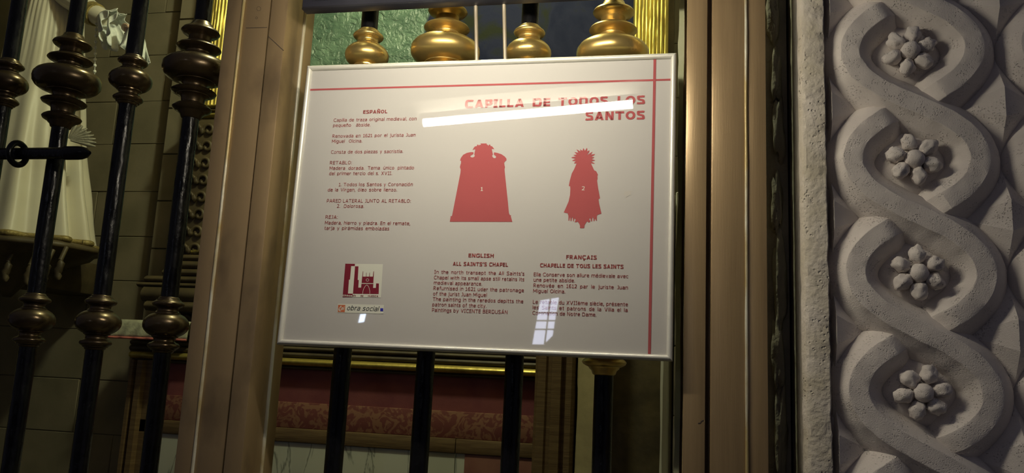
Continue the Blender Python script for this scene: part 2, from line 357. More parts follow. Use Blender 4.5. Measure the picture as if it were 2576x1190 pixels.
MT['embro'] = mat('silver_embroidery', (0.30, 0.28, 0.22), 0.5, metal=0.2, col2=(0.20, 0.19, 0.15), nscale=60, bump=0.7, bscale=160)
MT['pearl'] = mat('pearl', (0.75, 0.75, 0.68), 0.25)
MT['skin'] = mat('painted_skin', (0.62, 0.42, 0.30), 0.4)
MT['veil'] = mat('blue_black_mantle', (0.03, 0.03, 0.05), 0.6)
MT['redcloth'] = mat('faded_red_cloth', (0.17, 0.040, 0.050), 0.8, col2=(0.22, 0.062, 0.062), nscale=12, bump=0.2, bscale=200)
MT['brownpanel'] = mat('grained_brown_wood', (0.12, 0.072, 0.03), 0.6, col2=(0.165, 0.105, 0.045), nscale=10, stretch=(1, 1, 12), fac=(0.4, 0.6), bump=0.3, bscale=40, bstretch=(0.3, 1, 10))
MT['redmarble'] = mat('red_marbled_panel', (0.16, 0.055, 0.045), 0.5, col2=(0.21, 0.09, 0.065), nscale=12)
MT['cushion'] = mat('grey_lace_cloth', (0.42, 0.42, 0.30), 0.8, col2=(0.30, 0.30, 0.22), nscale=60, bump=0.7, bscale=140)
MT['pink'] = mat('pink_piping', (0.45, 0.13, 0.11), 0.7)
MT['cream'] = mat('cream_plaster', (0.50, 0.43, 0.24), 0.85, col2=(0.40, 0.34, 0.19), nscale=14, bump=0.3, bscale=60)
MT['palestone'] = mat('pale_stone', (0.54, 0.52, 0.46), 0.85, col2=(0.44, 0.42, 0.36), nscale=9, bump=0.3, bscale=50)
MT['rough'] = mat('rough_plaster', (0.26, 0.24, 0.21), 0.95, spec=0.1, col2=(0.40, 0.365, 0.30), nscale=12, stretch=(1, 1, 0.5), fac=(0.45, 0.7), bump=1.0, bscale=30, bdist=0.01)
MT['tube'] = mat('lit_tube', (0.9, 0.9, 0.9), 0.4, emit=(1.0, 0.90, 0.70), estr=TUBE_EMIT)
MT['whitepl'] = mat('white_enamel', (0.75, 0.75, 0.72), 0.4)
MT['endcap'] = mat('tube_end_cap', (0.6, 0.5, 0.45), 0.4, metal=0.4)
MT['daylight'] = mat('daylit_pane', (0.5, 0.55, 0.6), 0.5, emit=(0.74, 0.78, 1.0), estr=13.0)
MT['daybright'] = mat('bright_daylit_pane', (0.5, 0.55, 0.6), 0.5, emit=(0.66, 0.78, 1.0), estr=30.0)

def special_materials():
    # marble with dark veins
    m = mat('veined_marble', (0.42, 0.42, 0.36), 0.35); nt = m.node_tree; N, L = nt.nodes, nt.links; b = N['Principled BSDF']
    g = N.new('ShaderNodeNewGeometry'); mp = N.new('ShaderNodeMapping'); mp.inputs['Rotation'].default_value = (0, 0.7, 0); mp.inputs['Scale'].default_value = (7, 7, 2.2)
    L.new(g.outputs['Position'], mp.inputs['Vector'])
    n = N.new('ShaderNodeTexNoise'); n.inputs['Scale'].default_value = 1.0; n.inputs['Detail'].default_value = 5; n.inputs['Distortion'].default_value = 0.8; L.new(mp.outputs[0], n.inputs['Vector'])
    r = N.new('ShaderNodeValToRGB'); e = r.color_ramp.elements
    e[0].position = 0.44; e[0].color = (0.44, 0.44, 0.38, 1); e[1].position = 0.56; e[1].color = (0.40, 0.40, 0.345, 1)
    k = r.color_ramp.elements.new(0.485); k.color = (0.43, 0.43, 0.37, 1); k = r.color_ramp.elements.new(0.50); k.color = (0.16, 0.165, 0.14, 1); k = r.color_ramp.elements.new(0.515); k.color = (0.43, 0.43, 0.37, 1)
    L.new(n.outputs['Fac'], r.inputs[0]); L.new(r.outputs[0], b.inputs['Base Color']); MT['marble'] = m
    # brocade
    m = mat('red_gold_brocade', (0.2, 0.06, 0.04), 0.7); nt = m.node_tree; N, L = nt.nodes, nt.links; b = N['Principled BSDF']
    g = N.new('ShaderNodeNewGeometry')
    n = N.new('ShaderNodeTexNoise'); n.inputs['Scale'].default_value = 26; n.inputs['Detail'].default_value = 3; n.inputs['Distortion'].default_value = 2.2
    L.new(g.outputs['Position'], n.inputs['Vector'])
    r = N.new('ShaderNodeValToRGB'); e = r.color_ramp.elements
    e[0].position = 0.45; e[0].color = (0.17, 0.045, 0.04, 1); e[1].position = 0.53; e[1].color = (0.27, 0.125, 0.075, 1)
    L.new(n.outputs['Fac'], r.inputs[0]); L.new(r.outputs[0], b.inputs['Base Color']); MT['brocade'] = m
    # wrinkled, varnished canvas: green drapery with varnish glare put into its colour, dark blue beyond
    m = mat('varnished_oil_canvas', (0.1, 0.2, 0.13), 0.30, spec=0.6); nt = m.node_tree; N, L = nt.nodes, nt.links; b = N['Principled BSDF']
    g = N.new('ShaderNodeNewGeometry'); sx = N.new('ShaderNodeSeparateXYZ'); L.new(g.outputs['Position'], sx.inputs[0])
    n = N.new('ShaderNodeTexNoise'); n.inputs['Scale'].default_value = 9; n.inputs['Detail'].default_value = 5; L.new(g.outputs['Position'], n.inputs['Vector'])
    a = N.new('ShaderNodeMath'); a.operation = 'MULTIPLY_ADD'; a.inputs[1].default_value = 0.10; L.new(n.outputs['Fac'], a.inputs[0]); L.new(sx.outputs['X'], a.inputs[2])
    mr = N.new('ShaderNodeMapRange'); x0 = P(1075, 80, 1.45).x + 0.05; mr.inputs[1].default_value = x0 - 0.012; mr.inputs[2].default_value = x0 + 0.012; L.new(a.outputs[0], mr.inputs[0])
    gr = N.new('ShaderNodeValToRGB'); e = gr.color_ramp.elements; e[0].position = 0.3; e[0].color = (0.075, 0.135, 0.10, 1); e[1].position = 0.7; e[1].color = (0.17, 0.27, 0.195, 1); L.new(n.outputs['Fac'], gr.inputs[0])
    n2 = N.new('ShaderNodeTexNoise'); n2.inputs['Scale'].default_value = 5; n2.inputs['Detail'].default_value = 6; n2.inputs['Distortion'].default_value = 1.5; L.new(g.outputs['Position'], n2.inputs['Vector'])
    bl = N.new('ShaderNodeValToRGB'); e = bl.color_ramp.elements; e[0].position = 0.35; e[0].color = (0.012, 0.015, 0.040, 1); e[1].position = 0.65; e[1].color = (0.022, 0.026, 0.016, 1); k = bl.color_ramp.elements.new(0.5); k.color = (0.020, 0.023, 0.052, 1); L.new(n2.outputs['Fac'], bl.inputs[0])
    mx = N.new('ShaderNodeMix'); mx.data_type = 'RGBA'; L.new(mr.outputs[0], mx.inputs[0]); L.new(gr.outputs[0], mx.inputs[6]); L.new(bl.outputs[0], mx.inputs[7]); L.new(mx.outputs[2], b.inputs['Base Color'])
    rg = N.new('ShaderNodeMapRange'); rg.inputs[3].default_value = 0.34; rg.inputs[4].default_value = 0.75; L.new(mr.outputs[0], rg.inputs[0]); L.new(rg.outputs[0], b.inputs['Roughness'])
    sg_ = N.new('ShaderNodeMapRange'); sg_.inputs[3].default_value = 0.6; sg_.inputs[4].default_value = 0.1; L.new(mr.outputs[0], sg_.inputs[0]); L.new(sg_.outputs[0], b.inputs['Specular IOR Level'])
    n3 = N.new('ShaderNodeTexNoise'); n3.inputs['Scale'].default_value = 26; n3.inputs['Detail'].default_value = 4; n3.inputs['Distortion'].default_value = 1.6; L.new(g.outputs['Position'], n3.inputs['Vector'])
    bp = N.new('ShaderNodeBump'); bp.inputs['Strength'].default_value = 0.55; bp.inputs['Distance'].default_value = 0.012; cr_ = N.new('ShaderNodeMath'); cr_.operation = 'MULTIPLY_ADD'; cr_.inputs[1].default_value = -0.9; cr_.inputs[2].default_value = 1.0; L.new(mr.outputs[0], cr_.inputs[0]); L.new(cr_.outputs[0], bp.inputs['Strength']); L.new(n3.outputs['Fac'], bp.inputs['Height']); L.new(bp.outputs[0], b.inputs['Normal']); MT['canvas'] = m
special_materials()

# ------------------------------------------------------------------ setting
FLZ = 0.0
YW = 1.62                                           # chapel back wall face
o = box('floor', (-4.5, -7.2, -0.1), (3.2, 2.0, 0.0), MT['floor']); tag(o, kind='structure')
wb = tag(box('wall_back', (-3.2, YW, 0), (0.9, YW + 0.3, 3.6), MT['mortar']), kind='structure')
def stone_blocks(parent, x0, x1, z0, z1, bw, bh, Y, th, m, zoff=0.0):
    r = random.Random(3); row = 0; z = z0 + zoff; base = {}
    while z < z1 - 0.02:
        h = bh * (0.92 + 0.16 * r.random()); h = min(h, z1 - z); x = x0
        first = bw * (0.45 if row % 2 else 1.0)
        while x < x1 - 0.02:
            wd = first if x == x0 else bw * (0.85 + 0.3 * r.random()); wd = min(wd, x1 - x)
            box('stone_block', (x + 0.0007, Y - th - 0.0012 * r.random(), z + 0.0007), (x + wd - 0.0007, Y + 0.01, z + h - 0.0007), m, parent, 0.003, 1)
            x += wd
        z += h; row += 1
stone_blocks(wb, -3.15, -1.25, 0.95, 3.2, 0.46, 0.20, YW, 0.005, MT['wall'])
stone_blocks(wb, -0.35, 0.3, 0.95, 3.2, 0.34, 0.22, YW, 0.012, MT['wall'])
tag(box('wall_left', (-3.2, 0.25, 0), (-3.0, YW, 3.6), MT['wall']), kind='structure')
wr = tag(box('wall_right', (0.14, 0.30, 0), (0.9, YW, 3.6), MT['palestone']), kind='structure')
tag(box('ceiling', (-3.2, 0.1, 3.6), (0.9, YW + 0.3, 3.75), MT['wall']), kind='structure')
tag(box('wall_opposite', (-4.5, -7.2, 0), (3.2, -7.0, 4.2), MT['nave']), kind='structure')

# lighter pilaster strip beside the altarpiece (corner seen between two balusters)
xa, xb = P(372, 700, YW - 0.07).x, P(470, 700, YW - 0.07).x
ps = tag(empty('trim_1', (xa, YW, 0)), kind='structure')
z = 0.9
for k in range(11):
    box('stone_block', (xa, YW - 0.075, z), (xb + 0.08, YW - 0.011, z + 0.197), MT['wall'], ps, 0.003, 1); z += 0.2

# ------------------------------------------------------------------ sign
SC0 = P(1220, 525, 0.0)                                # centre of the sign's face
TILT = math.radians(1.7)                               # it leans back a little at the top
SN = Vector((0, math.cos(TILT), -math.sin(TILT)))      # normal, pointing into the chapel
SU = Vector((0, math.sin(TILT), math.cos(TILT)))
def onsign(px, py):
    r = ray(px, py); return CAM + r * ((SC0 - CAM).dot(SN) / r.dot(SN))
def S(px, py):
    p = onsign(px, py) - SC0; return p.x, p.dot(SU)
sg = [S(770.4, 167.8), S(1701.3, 134.5), S(1692.8, 908), S(703.2, 868)]
SX0 = (sg[0][0] + sg[3][0]) / 2; SX1 = (sg[1][0] + sg[2][0]) / 2
SZ1 = (sg[0][1] + sg[1][1]) / 2; SZ0 = (sg[2][1] + sg[3][1]) / 2
print('SIGN size', SX1 - SX0, SZ1 - SZ0)
sign = empty('information_sign', SC0, 'white information sign with red print in a thin silver frame', 'sign')
sign.rotation_euler = (-TILT, 0, 0)
SX0 += SC0.x; SX1 += SC0.x; SZ0 += SC0.z; SZ1 += SC0.z   # plain frame coordinates before the lean
FW = 0.0098
def frame_rails(parent, x0, x1, z0, z1, yf, prof, m):
    """prof: (inward offset, y) open outline from outer back to inner back"""
    def pt(c, off):
        cx = x0 + off if c[0] == 0 else x1 - off; cz = z0 + off if c[1] == 0 else z1 - off
        return cx, cz
    cs = [(0, 0), (1, 0), (1, 1), (0, 1)]
    for k in range(4):
        A, B = cs[k], cs[(k + 1) % 4]; V = []
        for c in (A, B):
            for off, y in prof:
                x, z = pt(c, off); V.append(Vector((x, yf + y, z)) - parent.location)
        n = len(prof); Fc = [(i, i + 1, n + i + 1, n + i) for i in range(n - 1)] + [(n - 1, 0, n, 2 * n - 1), tuple(range(n)), tuple(range(2 * n - 1, n - 1, -1))]
        o = mesh('frame_rail', V, Fc, m, parent); fix(o); smooth_by_angle(o, 40)
prof = [(0.0, 0.012)] + [(FW / 2 - FW / 2 * math.cos(t), -0.0015 - 0.0055 * math.sin(t)) for t in [i * math.pi / 10 for i in range(11)]] + [(FW, 0.001), (FW, 0.012)]
frame_rails(sign, SX0, SX1, SZ0, SZ1, 0.0, prof, MT['alu'])
pp = box('poster', (SX0 + 0.004, 0.0, SZ0 + 0.004), (SX1 - 0.004, 0.006, SZ1 - 0.004), MT['paper'], sign)
box('back_board', (SX0 + 0.002, 0.0061, SZ0 + 0.002), (SX1 - 0.002, 0.011, SZ1 - 0.002), MT['back'], sign)

def flat_poly(name, polys, lift, m, parent=pp):
    V, Fc = [], []
    for poly in polys:
        pts = [Vector((x, -lift, z)) for x, z in poly]; b = len(V); V += pts
        for t in tessellate_polygon([[Vector((p.x, p.z, 0)) for p in pts]]):
            a, b_, c = [pts[i] for i in t]
            nrm = (b_ - a).cross(c - a)
            Fc.append(tuple(b + i for i in (t if nrm.y < 0 else t[::-1])))
    return mesh(name, V, Fc, m, parent)
def Zm(ox, oy, s, pts): return [S(ox + x / s, oy + y / s) for x, y in pts]


def text_block(name, lines, cap_px, m, lift=0.0006, weight=0.135, shear=0.0):
    """lines: (text, x0, y0, x1, y1) photo pixels of the baseline ends"""
    AV, AF = [], []
    for (s, x0, y0, x1, y1) in lines:
        a, b = S(x0, y0), S(x1, y1); zc = (a[1] + b[1]) / 2; Wd = b[0] - a[0]
        sc = cap_px * D0 / F * 1.03
        def ext(sp):
            V, Fc = stroke_text(s, weight, 0.165 if weight < 0.2 else 0.15, sp, shear); return V, Fc, min(v.x for v in V), max(v.x for v in V)
        sp = 0.46; V, Fc, mn, mx = ext(sp)
        nsp = s.count(' ')
        if nsp and not shear and Wd / (mx - mn) / sc > 1.03:           # justified lines: open the word gaps first
            sp = min(2.2, sp + (Wd / sc / 1.03 - (mx - mn)) / nsp); V, Fc, mn, mx = ext(sp)
        fx = Wd / (mx - mn); base = len(AV)
        AV += [Vector((a[0] + (v.x - mn) * fx, -lift, zc + v.y * sc)) for v in V]
        AF += [tuple(base + i for i in f) for f in Fc]
    return mesh(name, AV, AF, m, pp)
# rules
hy0, hy1 = S(779, 226.7), S(1686, 199.9); hz = (hy0[1] + hy1[1]) / 2; t = 0.0018
xl, xr, zb, zt = SX0 + FW - sign.location.x, SX1 - FW - sign.location.x, SZ0 + FW - sign.location.z, SZ1 - FW - sign.location.z
flat_poly('red_rule', [[(xl, hz - t), (xr, hz - t), (xr, hz + t), (xl, hz + t)]], 0.0004, MT['red'])
vx = (S(1644.6, 154)[0] + S(1636.5, 888)[0]) / 2; t = 0.0023
flat_poly('red_rule', [[(vx - t, zb), (vx + t, zb), (vx + t, zt), (vx - t, zt)]], 0.0006, MT['red'])
# writing
q = lambda s, x0, x1, b0, b1, ox=790, oy=250, k=3.4: (s, ox + x0 / k, oy + b0 / k, ox + x1 / k, oy + b1 / k)
for wd_, a_, b_ in (('CAPILLA', 490, 1052), ('DE', 1135, 1302), ('TODOS', 1380, 1854), ('LOS', 1944, 2207)):
    f_ = lambda x: 577 - (x - 490) / 1717 * 40
    text_block('title_lettering', [q(wd_, a_, b_, f_(a_), f_(b_), 1040, 120, 3.788)], 22.5, MT['red'], weight=0.235)
text_block('title_lettering', [q('SANTOS', 1637, 2205, 694, 682, 1040, 120, 3.788)], 22.5, MT['red'], weight=0.235)
text_block('heading_lettering', [q('ESPAÑOL', 420, 627, 122, 121)], 10, MT['textred'], weight=0.21)
text_block('text_lettering', [
    q('Capilla de traza original medieval, con', 168, 877, 190, 181), q('pequeño  ábside.', 163, 483, 236, 232),
    q('Renovada en 1621 por el jurista Juan', 157, 868, 327, 319), q('Miguel Olcina.', 153, 412, 372, 370),
    q('Consta de dos piezas y sacristía.', 145, 762, 464, 459), q('RETABLO:', 136, 324, 556, 556),
    q('Madera dorada. Tema único pintado', 133, 855, 602, 600), q('del primer tercio del s. XVII.', 129, 668, 648, 647),
    q('1. Todos los Santos y Coronación', 213, 845, 742, 742), q('de la Virgen, óleo sobre lienzo.', 118, 710, 787, 788),
    q('PARED LATERAL JUNTO AL RETABLO:', 110, 828, 881, 884), q('2. Dolorosa.', 196, 428, 927, 928), q('REJA:', 98, 203, 1020, 1021),
    q('Madera, hierro y piedra. En el remate,', 93, 823, 1070, 1075), q('tarja y pirámides emboladas', 89, 643, 1115, 1120)], 9.2, MT['textred'], weight=0.13)
e = lambda s, x0, x1, b0, b1: q(s, x0, x1, b0, b1, 1060, 620, 4.6)
for hl in (e('ENGLISH', 545, 838, 127, 129), e("ALL SAINTS’S CHAPEL", 364, 1001, 222, 234), e('FRANÇAIS', 1676, 2029, 146, 150), e('CHAPELLE DE TOUS LES SAINTS', 1373, 2338, 240, 258)):
    text_block('heading_lettering', [hl], 9.8, MT['textred'], weight=0.21)
text_block('text_lettering', [
    e("In the north transept the All Saints’s", 150, 1192, 317, 333), e('Chapel with its small apse still retains its', 146, 1190, 378, 402), e('medieval appearance.', 143, 703, 440, 452),
    e('Refurnised in 1621 uder the patronage', 139, 1186, 504, 527), e('of the jurist Juan Miguel', 135, 757, 568, 580), e('The painting in the reredos depitts the', 131, 1179, 629, 655),
    e('patron saints of the city.', 127, 752, 692, 708), e('Paintings by VICENTE BERDUSÁN', 123, 996, 755, 780)], 9.0, MT['textred'], weight=0.13)
text_block('text_lettering', [
    e('Elle Conserve son allure médievale avec', 1300, 2393, 343, 366), e('une petite abside.', 1298, 1776, 405, 416), e('Renovée en 1612 par le juriste Juan', 1296, 2389, 470, 497), e('Miguel Olcina.', 1293, 1665, 533, 543),
    e('Le retable du XVIIème siècle, présente', 1290, 2389, 660, 693), e('les Saints et patrons de la Villa el la', 1287, 2386, 724, 758), e('Coronation de Notre Dame.', 1285, 2025, 786, 814)], 9.0, MT['textred'], weight=0.13)
# silhouettes
sil1 = [(107,1080),(118,1020),(115,1012),(135,1008),(240,470),(243,430),(233,400),(240,370),(246,355),(248,322),(235,318),(245,285),(275,245),(320,222),(370,212),(402,213),(402,236),(385,245),(366,258),(362,266),(375,277),(395,279),(413,270),(419,258),(412,240),(425,180),(408,178),(390,190),(405,160),(420,142),(445,137),(450,118),(467,122),(466,137),(478,120),(496,124),(490,105),(568,104),(566,115),(582,122),(588,135),(598,118),(612,120),(615,136),(635,140),(650,158),(664,178),(645,172),(630,176),(645,240),(636,255),(638,270),(655,286),(675,287),(686,275),(680,260),(660,248),(656,236),(660,215),(700,222),(750,238),(790,265),(812,290),(815,315),(800,325),(785,345),(790,380),(796,400),(790,425),(792,460),(825,770),(845,975),(858,1000),(873,998),(868,1012),(887,1082)]
flat_poly('altarpiece_silhouette', [Zm(1110, 340, 4.957, sil1)], 0.0004, MT['red'])
lowl = [(345,1112),(340,1098),(345,1090),(335,1060),(312,1028),(295,1038),(275,1037),(285,1018),(290,1005),(275,990),(266,1010),(268,1027),(258,1027),(254,990),(246,972),(240,995),(236,1023),(226,1023),(222,990),(218,972),(212,1000),(210,1018),(198,1018),(198,950),(190,945),(195,928),(140,915),(165,860),(200,780),(218,700),(222,620),(220,590),(203,585),(215,520),(240,430),(270,375),(300,305)]
spk = []; ns = 15
for i in range(ns):
    a0 = math.radians(207 - i * (234.0 / (ns - 1)));
    ro = 152 * (0.97 + 0.06 * ((i * 7) % 3 - 1)); cxs, cys = 388, 245
    spk.append((cxs + ro * math.cos(a0 + 0.03), cys - ro * 0.9 * math.sin(a0 + 0.03)))
    spk.append((cxs + (ro - 16) * math.cos(a0 - 0.05), cys - (ro - 16) * 0.9 * math.sin(a0 - 0.05)))
    if i < ns - 1:
        ai = a0 - math.radians(234.0 / (ns - 1)) * 0.55; ri = 100 if i != 9 else 62
        spk.append((cxs + ri * math.cos(ai), cys - ri * math.sin(ai)))
lowr = [(478,300),(520,390),(545,402),(568,448),(560,460),(563,495),(556,520),(570,620),(593,738),(574,750),(580,800),(610,930),(562,945),(553,960),(553,1018),(543,1020),(535,1000),(528,995),(524,1025),(512,1022),(508,985),(500,975),(494,1000),(494,1025),(482,1028),(476,1000),(465,985),(455,1005),(470,1015),(466,1035),(448,1040),(432,1025),(405,1065),(395,1085),(400,1098),(390,1112)]
flat_poly('figure_silhouette', [Zm(1390, 350, 4.96, lowl + spk + lowr)], 0.0004, MT['red'])
for nb in (('1', 1209.3, 480.5, 1215.0, 480.5), ('2', 1463.5, 479, 1470.5, 479)):
    text_block('silhouette_number', [nb], 10, MT['whitep'], 0.0008, weight=0.15)
# crest of the diocese
Lg = lambda pts: Zm(830, 640, 6.611, pts)
flat_poly('crest_ground', [Lg([(258,155),(882,163),(848,720),(213,710)])], 0.0004, MT['whitep'])
flat_poly('crest_emblem', [Lg([(258,155),(418,158),(416,195),(355,195),(335,420),(318,422),(302,652),(382,655),(376,710),(213,710)]),
    Lg([(420,198),(477,200),(464,425),(482,427),(474,553),(520,553),(548,283),(556,283),(550,370),(600,370),(606,305),(612,305),(608,370),(655,370),(660,305),(667,305),(664,370),(715,370),(726,283),(735,283),(720,558),(765,558),(770,483),(817,485),(812,660),(385,655)])], 0.0006, MT['maroon'])
ring = []
for i in range(20):
    a = 2 * math.pi * i / 20; b = 2 * math.pi * (i + 1) / 20; c0 = (627, 427)
    ring.append(Lg([(c0[0] + 26 * math.cos(a), c0[1] + 24 * math.sin(a)), (c0[0] + 26 * math.cos(b), c0[1] + 24 * math.sin(b)), (c0[0] + 20 * math.cos(b), c0[1] + 18 * math.sin(b)), (c0[0] + 20 * math.cos(a), c0[1] + 18 * math.sin(a))]))
arch = [(546,656),(552,610),(568,565),(592,525),(617,508),(640,528),(657,568),(666,612),(664,658)]
for i in range(len(arch) - 1):
    (x0, y0), (x1, y1) = arch[i], arch[i + 1]; d = Vector((x1 - x0, y1 - y0)).normalized(); nx, ny = -d.y * 3.2, d.x * 3.2
    ring.append(Lg([(x0 + nx, y0 + ny), (x1 + nx, y1 + ny), (x1 - nx, y1 - ny), (x0 - nx, y0 - ny)]))
ring.append(Lg([(527,478),(723,481),(722,492),(526,489)]))
flat_poly('crest_linework', ring, 0.0008, MT['whitep'])
text_block('crest_lettering', [('Dióce', 830 + 218 / 6.611, 640 + 699 / 6.611, 830 + 372 / 6.611, 640 + 703 / 6.611)], 4.6, MT['whitep'], 0.0008, weight=0.21)
text_block('crest_lettering', [('sis de HUESCA', 830 + 380 / 6.611, 640 + 703 / 6.611, 830 + 805 / 6.611, 640 + 707 / 6.611)], 4.6, MT['maroon'], 0.0008, weight=0.16)
flat_poly('sponsor_strip', [Lg([(135,820),(900,842),(890,988),(125,968)])], 0.0004, MT['whitep'])
flat_poly('sponsor_square', [Lg([(140,840),(258,842),(248,962),(132,958)])], 0.0006, MT['orange'])
flat_poly('sponsor_square', [Lg([(840,895),(888,897),(886,948),(838,945)])], 0.0006, MT['blue'])
text_block('sponsor_lettering', [('obra social', 830 + 285 / 6.611, 640 + 935 / 6.611, 830 + 822 / 6.611, 640 + 941 / 6.611)], 12.5, MT['blackp'], 0.0006, weight=0.125, shear=0.25)
text_block('sponsor_lettering', [('cai', 830 + 150 / 6.611, 640 + 925 / 6.611, 830 + 240 / 6.611, 640 + 922 / 6.611)], 9.0, MT['whitep'], 0.0008, weight=0.16, shear=0.15)
hook = [(185,852),(198,862),(186,876),(172,890),(160,905),(158,925),(170,936),(190,932),(186,944),(165,948),(146,932),(146,905),(158,886),(174,870)]
flat_poly('sponsor_mark', [Lg(hook)], 0.0008, MT['whitep'])
# scuff in the film
sc = [(882,690),(900,672),(905,650),(925,655),(945,640),(965,650),(992,645),(975,670),(990,700),(960,698),(935,715),(910,732),(915,708)]
flat_poly('scuff', [Zm(1390, 350, 4.96, sc)], 0.0004, MT['scuff'])

# ------------------------------------------------------------------ posts
ZT = 3.0; YP = 0.022
def rough_bead(name, x, y, r, z0, z1, m, parent, seed=0):
    pts = []; R = []
    n = 90
    for k in range(n + 1):
        z = z0 + (z1 - z0) * k / n
        j = noise.noise(Vector((seed, 0, z * 8))) * 0.0006
        pts.append(Vector((x + j, y, z))); R.append(r * (1 + 0.22 * noise.noise(Vector((seed + 5, 0, z * 14)))))
    return sweep(name, pts, R, m, parent, n=8)
def px_x(px, py, Y): return P(px, py, Y).x
lp = empty('wooden_post', (px_x(600, 595, YP), YP + 0.05, 0), 'brown painted wooden post with a crack and worn bead, beside the sign\'s Spanish text', 'post')
xL0, xLb, xLg0, xLg1, xLc = [px_x(p, 595, YP) for p in (504.5, 548, 618.5, 624.5, 667.5)]
yb = depth_at(xLc, 794, 25)                      # back edge of the inner face, from the corner it belongs to
y_b1 = depth_at(xLc, 768, 25)
box('board', (xL0, YP, 0), (xLb - 0.0022, YP + 0.022, ZT), MT['woodl'], lp, 0.0015)
rough_bead('bead', xLb, YP + 0.001, 0.0032, 0.0, ZT, MT['bead'], lp, 3)
box('board', (xLb + 0.0018, YP + 0.002, 0), (xLg0, YP + 0.022, ZT), MT['woodl'], lp, 0.0015)
box('groove_backing', (xLg0 - 0.002, YP + 0.022, 0), (xLg1 + 0.002, YP + 0.032, ZT), MT['woodl'], lp)
# front board with the slanting joint
zj = P(695, 105, YP).z
box('board', (xLg1, YP - 0.003, 0), (xLc, yb * 0.5, ZT), MT['woodl'], lp, 0.0015)
box('inner_board', (xLg1 + 0.01, YP + 0.01, 0), (xLc - 0.0006, y_b1 - 0.003, ZT), MT['woodl'], lp, 0.001)
rough_bead('bead', xLc - 0.001, y_b1 + 0.003, 0.0040, 0.0, ZT, MT['bead'], lp, 11)
box('inner_board', (xLg1 + 0.01, y_b1 + 0.008, 0), (xLc - 0.0006, yb, ZT), MT['woodl'], lp, 0.001)
# crack and nail plugs, thin recessed-looking strokes
def stroke(parent, pts, wpx, Y, m, name):
    pp_ = [P(x, y, Y) for x, y in pts]; V = []; hw = wpx * PXM(Y) / 2
    for k, p in enumerate(pp_):
        d = (pp_[min(k + 1, len(pp_) - 1)] - pp_[max(k - 1, 0)]).normalized(); nrm = Vector((-d.z, 0, d.x))
        V += [p + nrm * hw - parent.location, p - nrm * hw - parent.location]
    n = len(pp_)
    bmF = [(2 * k, 2 * k + 1, 2 * k + 3, 2 * k + 2) for k in range(n - 1)]
    V2 = V + [v + Vector((0, 0.0012, 0)) for v in V]
    F2 = bmF + [tuple(i + 2 * n for i in reversed(f)) for f in bmF]
    return fix(mesh(name, V2, F2, m, parent))
stroke(lp, [(674, 91), (692, 107), (713, 127)], 1.6, YP - 0.0036, MT['back'], 'joint_crack')
stroke(lp, [(619, 70.5), (650, 69.5), (672, 69)], 1.6, YP + 0.0014, MT['back'], 'joint_crack')
for (cx_, cy_, rr) in ((651, 22, 5.2), (645.5, 45, 2.6)):
    pts = [(cx_ + rr * math.cos(a), cy_ + rr * math.sin(a)) for a in [i * 2 * math.pi / 16 for i in range(17)]]
    stroke(lp, pts, 0.9, YP + 0.0016, MT['back'], 'nail_plug')

rp = empty('wooden_post', (px_x(1830, 595, YP), YP + 0.05, 0), 'brown painted wooden post with pale bead beside the carved stone', 'post')
xs = [px_x(p, 595, YP) for p in (1722.5, 1776.5, 1788, 1876, 1880, 1930.5)]
YB = YP + 0.12
box('board', (xs[0], YP - 0.002, 0), (xs[1], YB, ZT), MT['wood'], rp, 0.0015)
box('groove_backing', (xs[1] - 0.002, YP + 0.03, 0), (xs[2] + 0.002, YB, ZT), MT['wood'], rp)
box('board', (xs[2], YP + 0.004, 0), (xs[3], YB, ZT), MT['wood'], rp, 0.0025, 3)
rough_bead('bead', xs[3] + 0.0012, YP + 0.003, 0.0026, 0.0, ZT, MT['bead'], rp, 21)
box('board', (xs[4], YP + 0.006, 0), (xs[5], YB, ZT), MT['wood'], rp, 0.0015)
rough_bead('bead', xs[0] + 0.0008, YP + 0.003, 0.0012, 0.0, ZT, MT['bead'], rp, 31)
stroke(rp, [(1756, 1065), (1762, 1064), (1764, 1060), (1770, 1057)], 1.8, YP - 0.0026, MT['back'], 'dent')
# flaking strip of green plaster between the post and the chapel
def ragged_strip(name, xa_, xb_, y0, y1, z0, z1, m, parent, amp, seed):
    n = 120; V, Fc = [], []
    for k in range(n + 1):
        z = z0 + (z1 - z0) * k / n
        a = xa_ + amp * noise.noise(Vector((seed, 1, z * 7))) + amp * 0.5 * noise.noise(Vector((seed, 2, z * 30)))
        b = xb_ + amp * 0.7 * noise.noise(Vector((seed, 3, z * 6)))
        V += [Vector((a, y0, z)), Vector((b, y0, z)), Vector((b, y1, z)), Vector((a, y1, z))]
    if parent: V = rel(parent, *V)
    for k in range(n):
        for i in range(4):
            j = (i + 1) % 4; Fc.append((4 * k + i, 4 * k + j, 4 * k + 4 + j, 4 * k + 4 + i))
    Fc += [(3, 2, 1, 0), tuple(4 * n + i for i in range(4))]
    return fix(mesh(name, V, Fc, m, parent))
YS = 0.10
ragged_strip('plaster_strip', px_x(1702, 595, YS), px_x(1715, 595, YS), YS, YS + 0.03, 1.0, ZT, MT['chip'], rp, 0.004, 4)
box('backing', (px_x(1714, 595, YS), YS + 0.02, 0.0), (xs[0] + 0.01, YB, ZT), MT['wood'], rp)

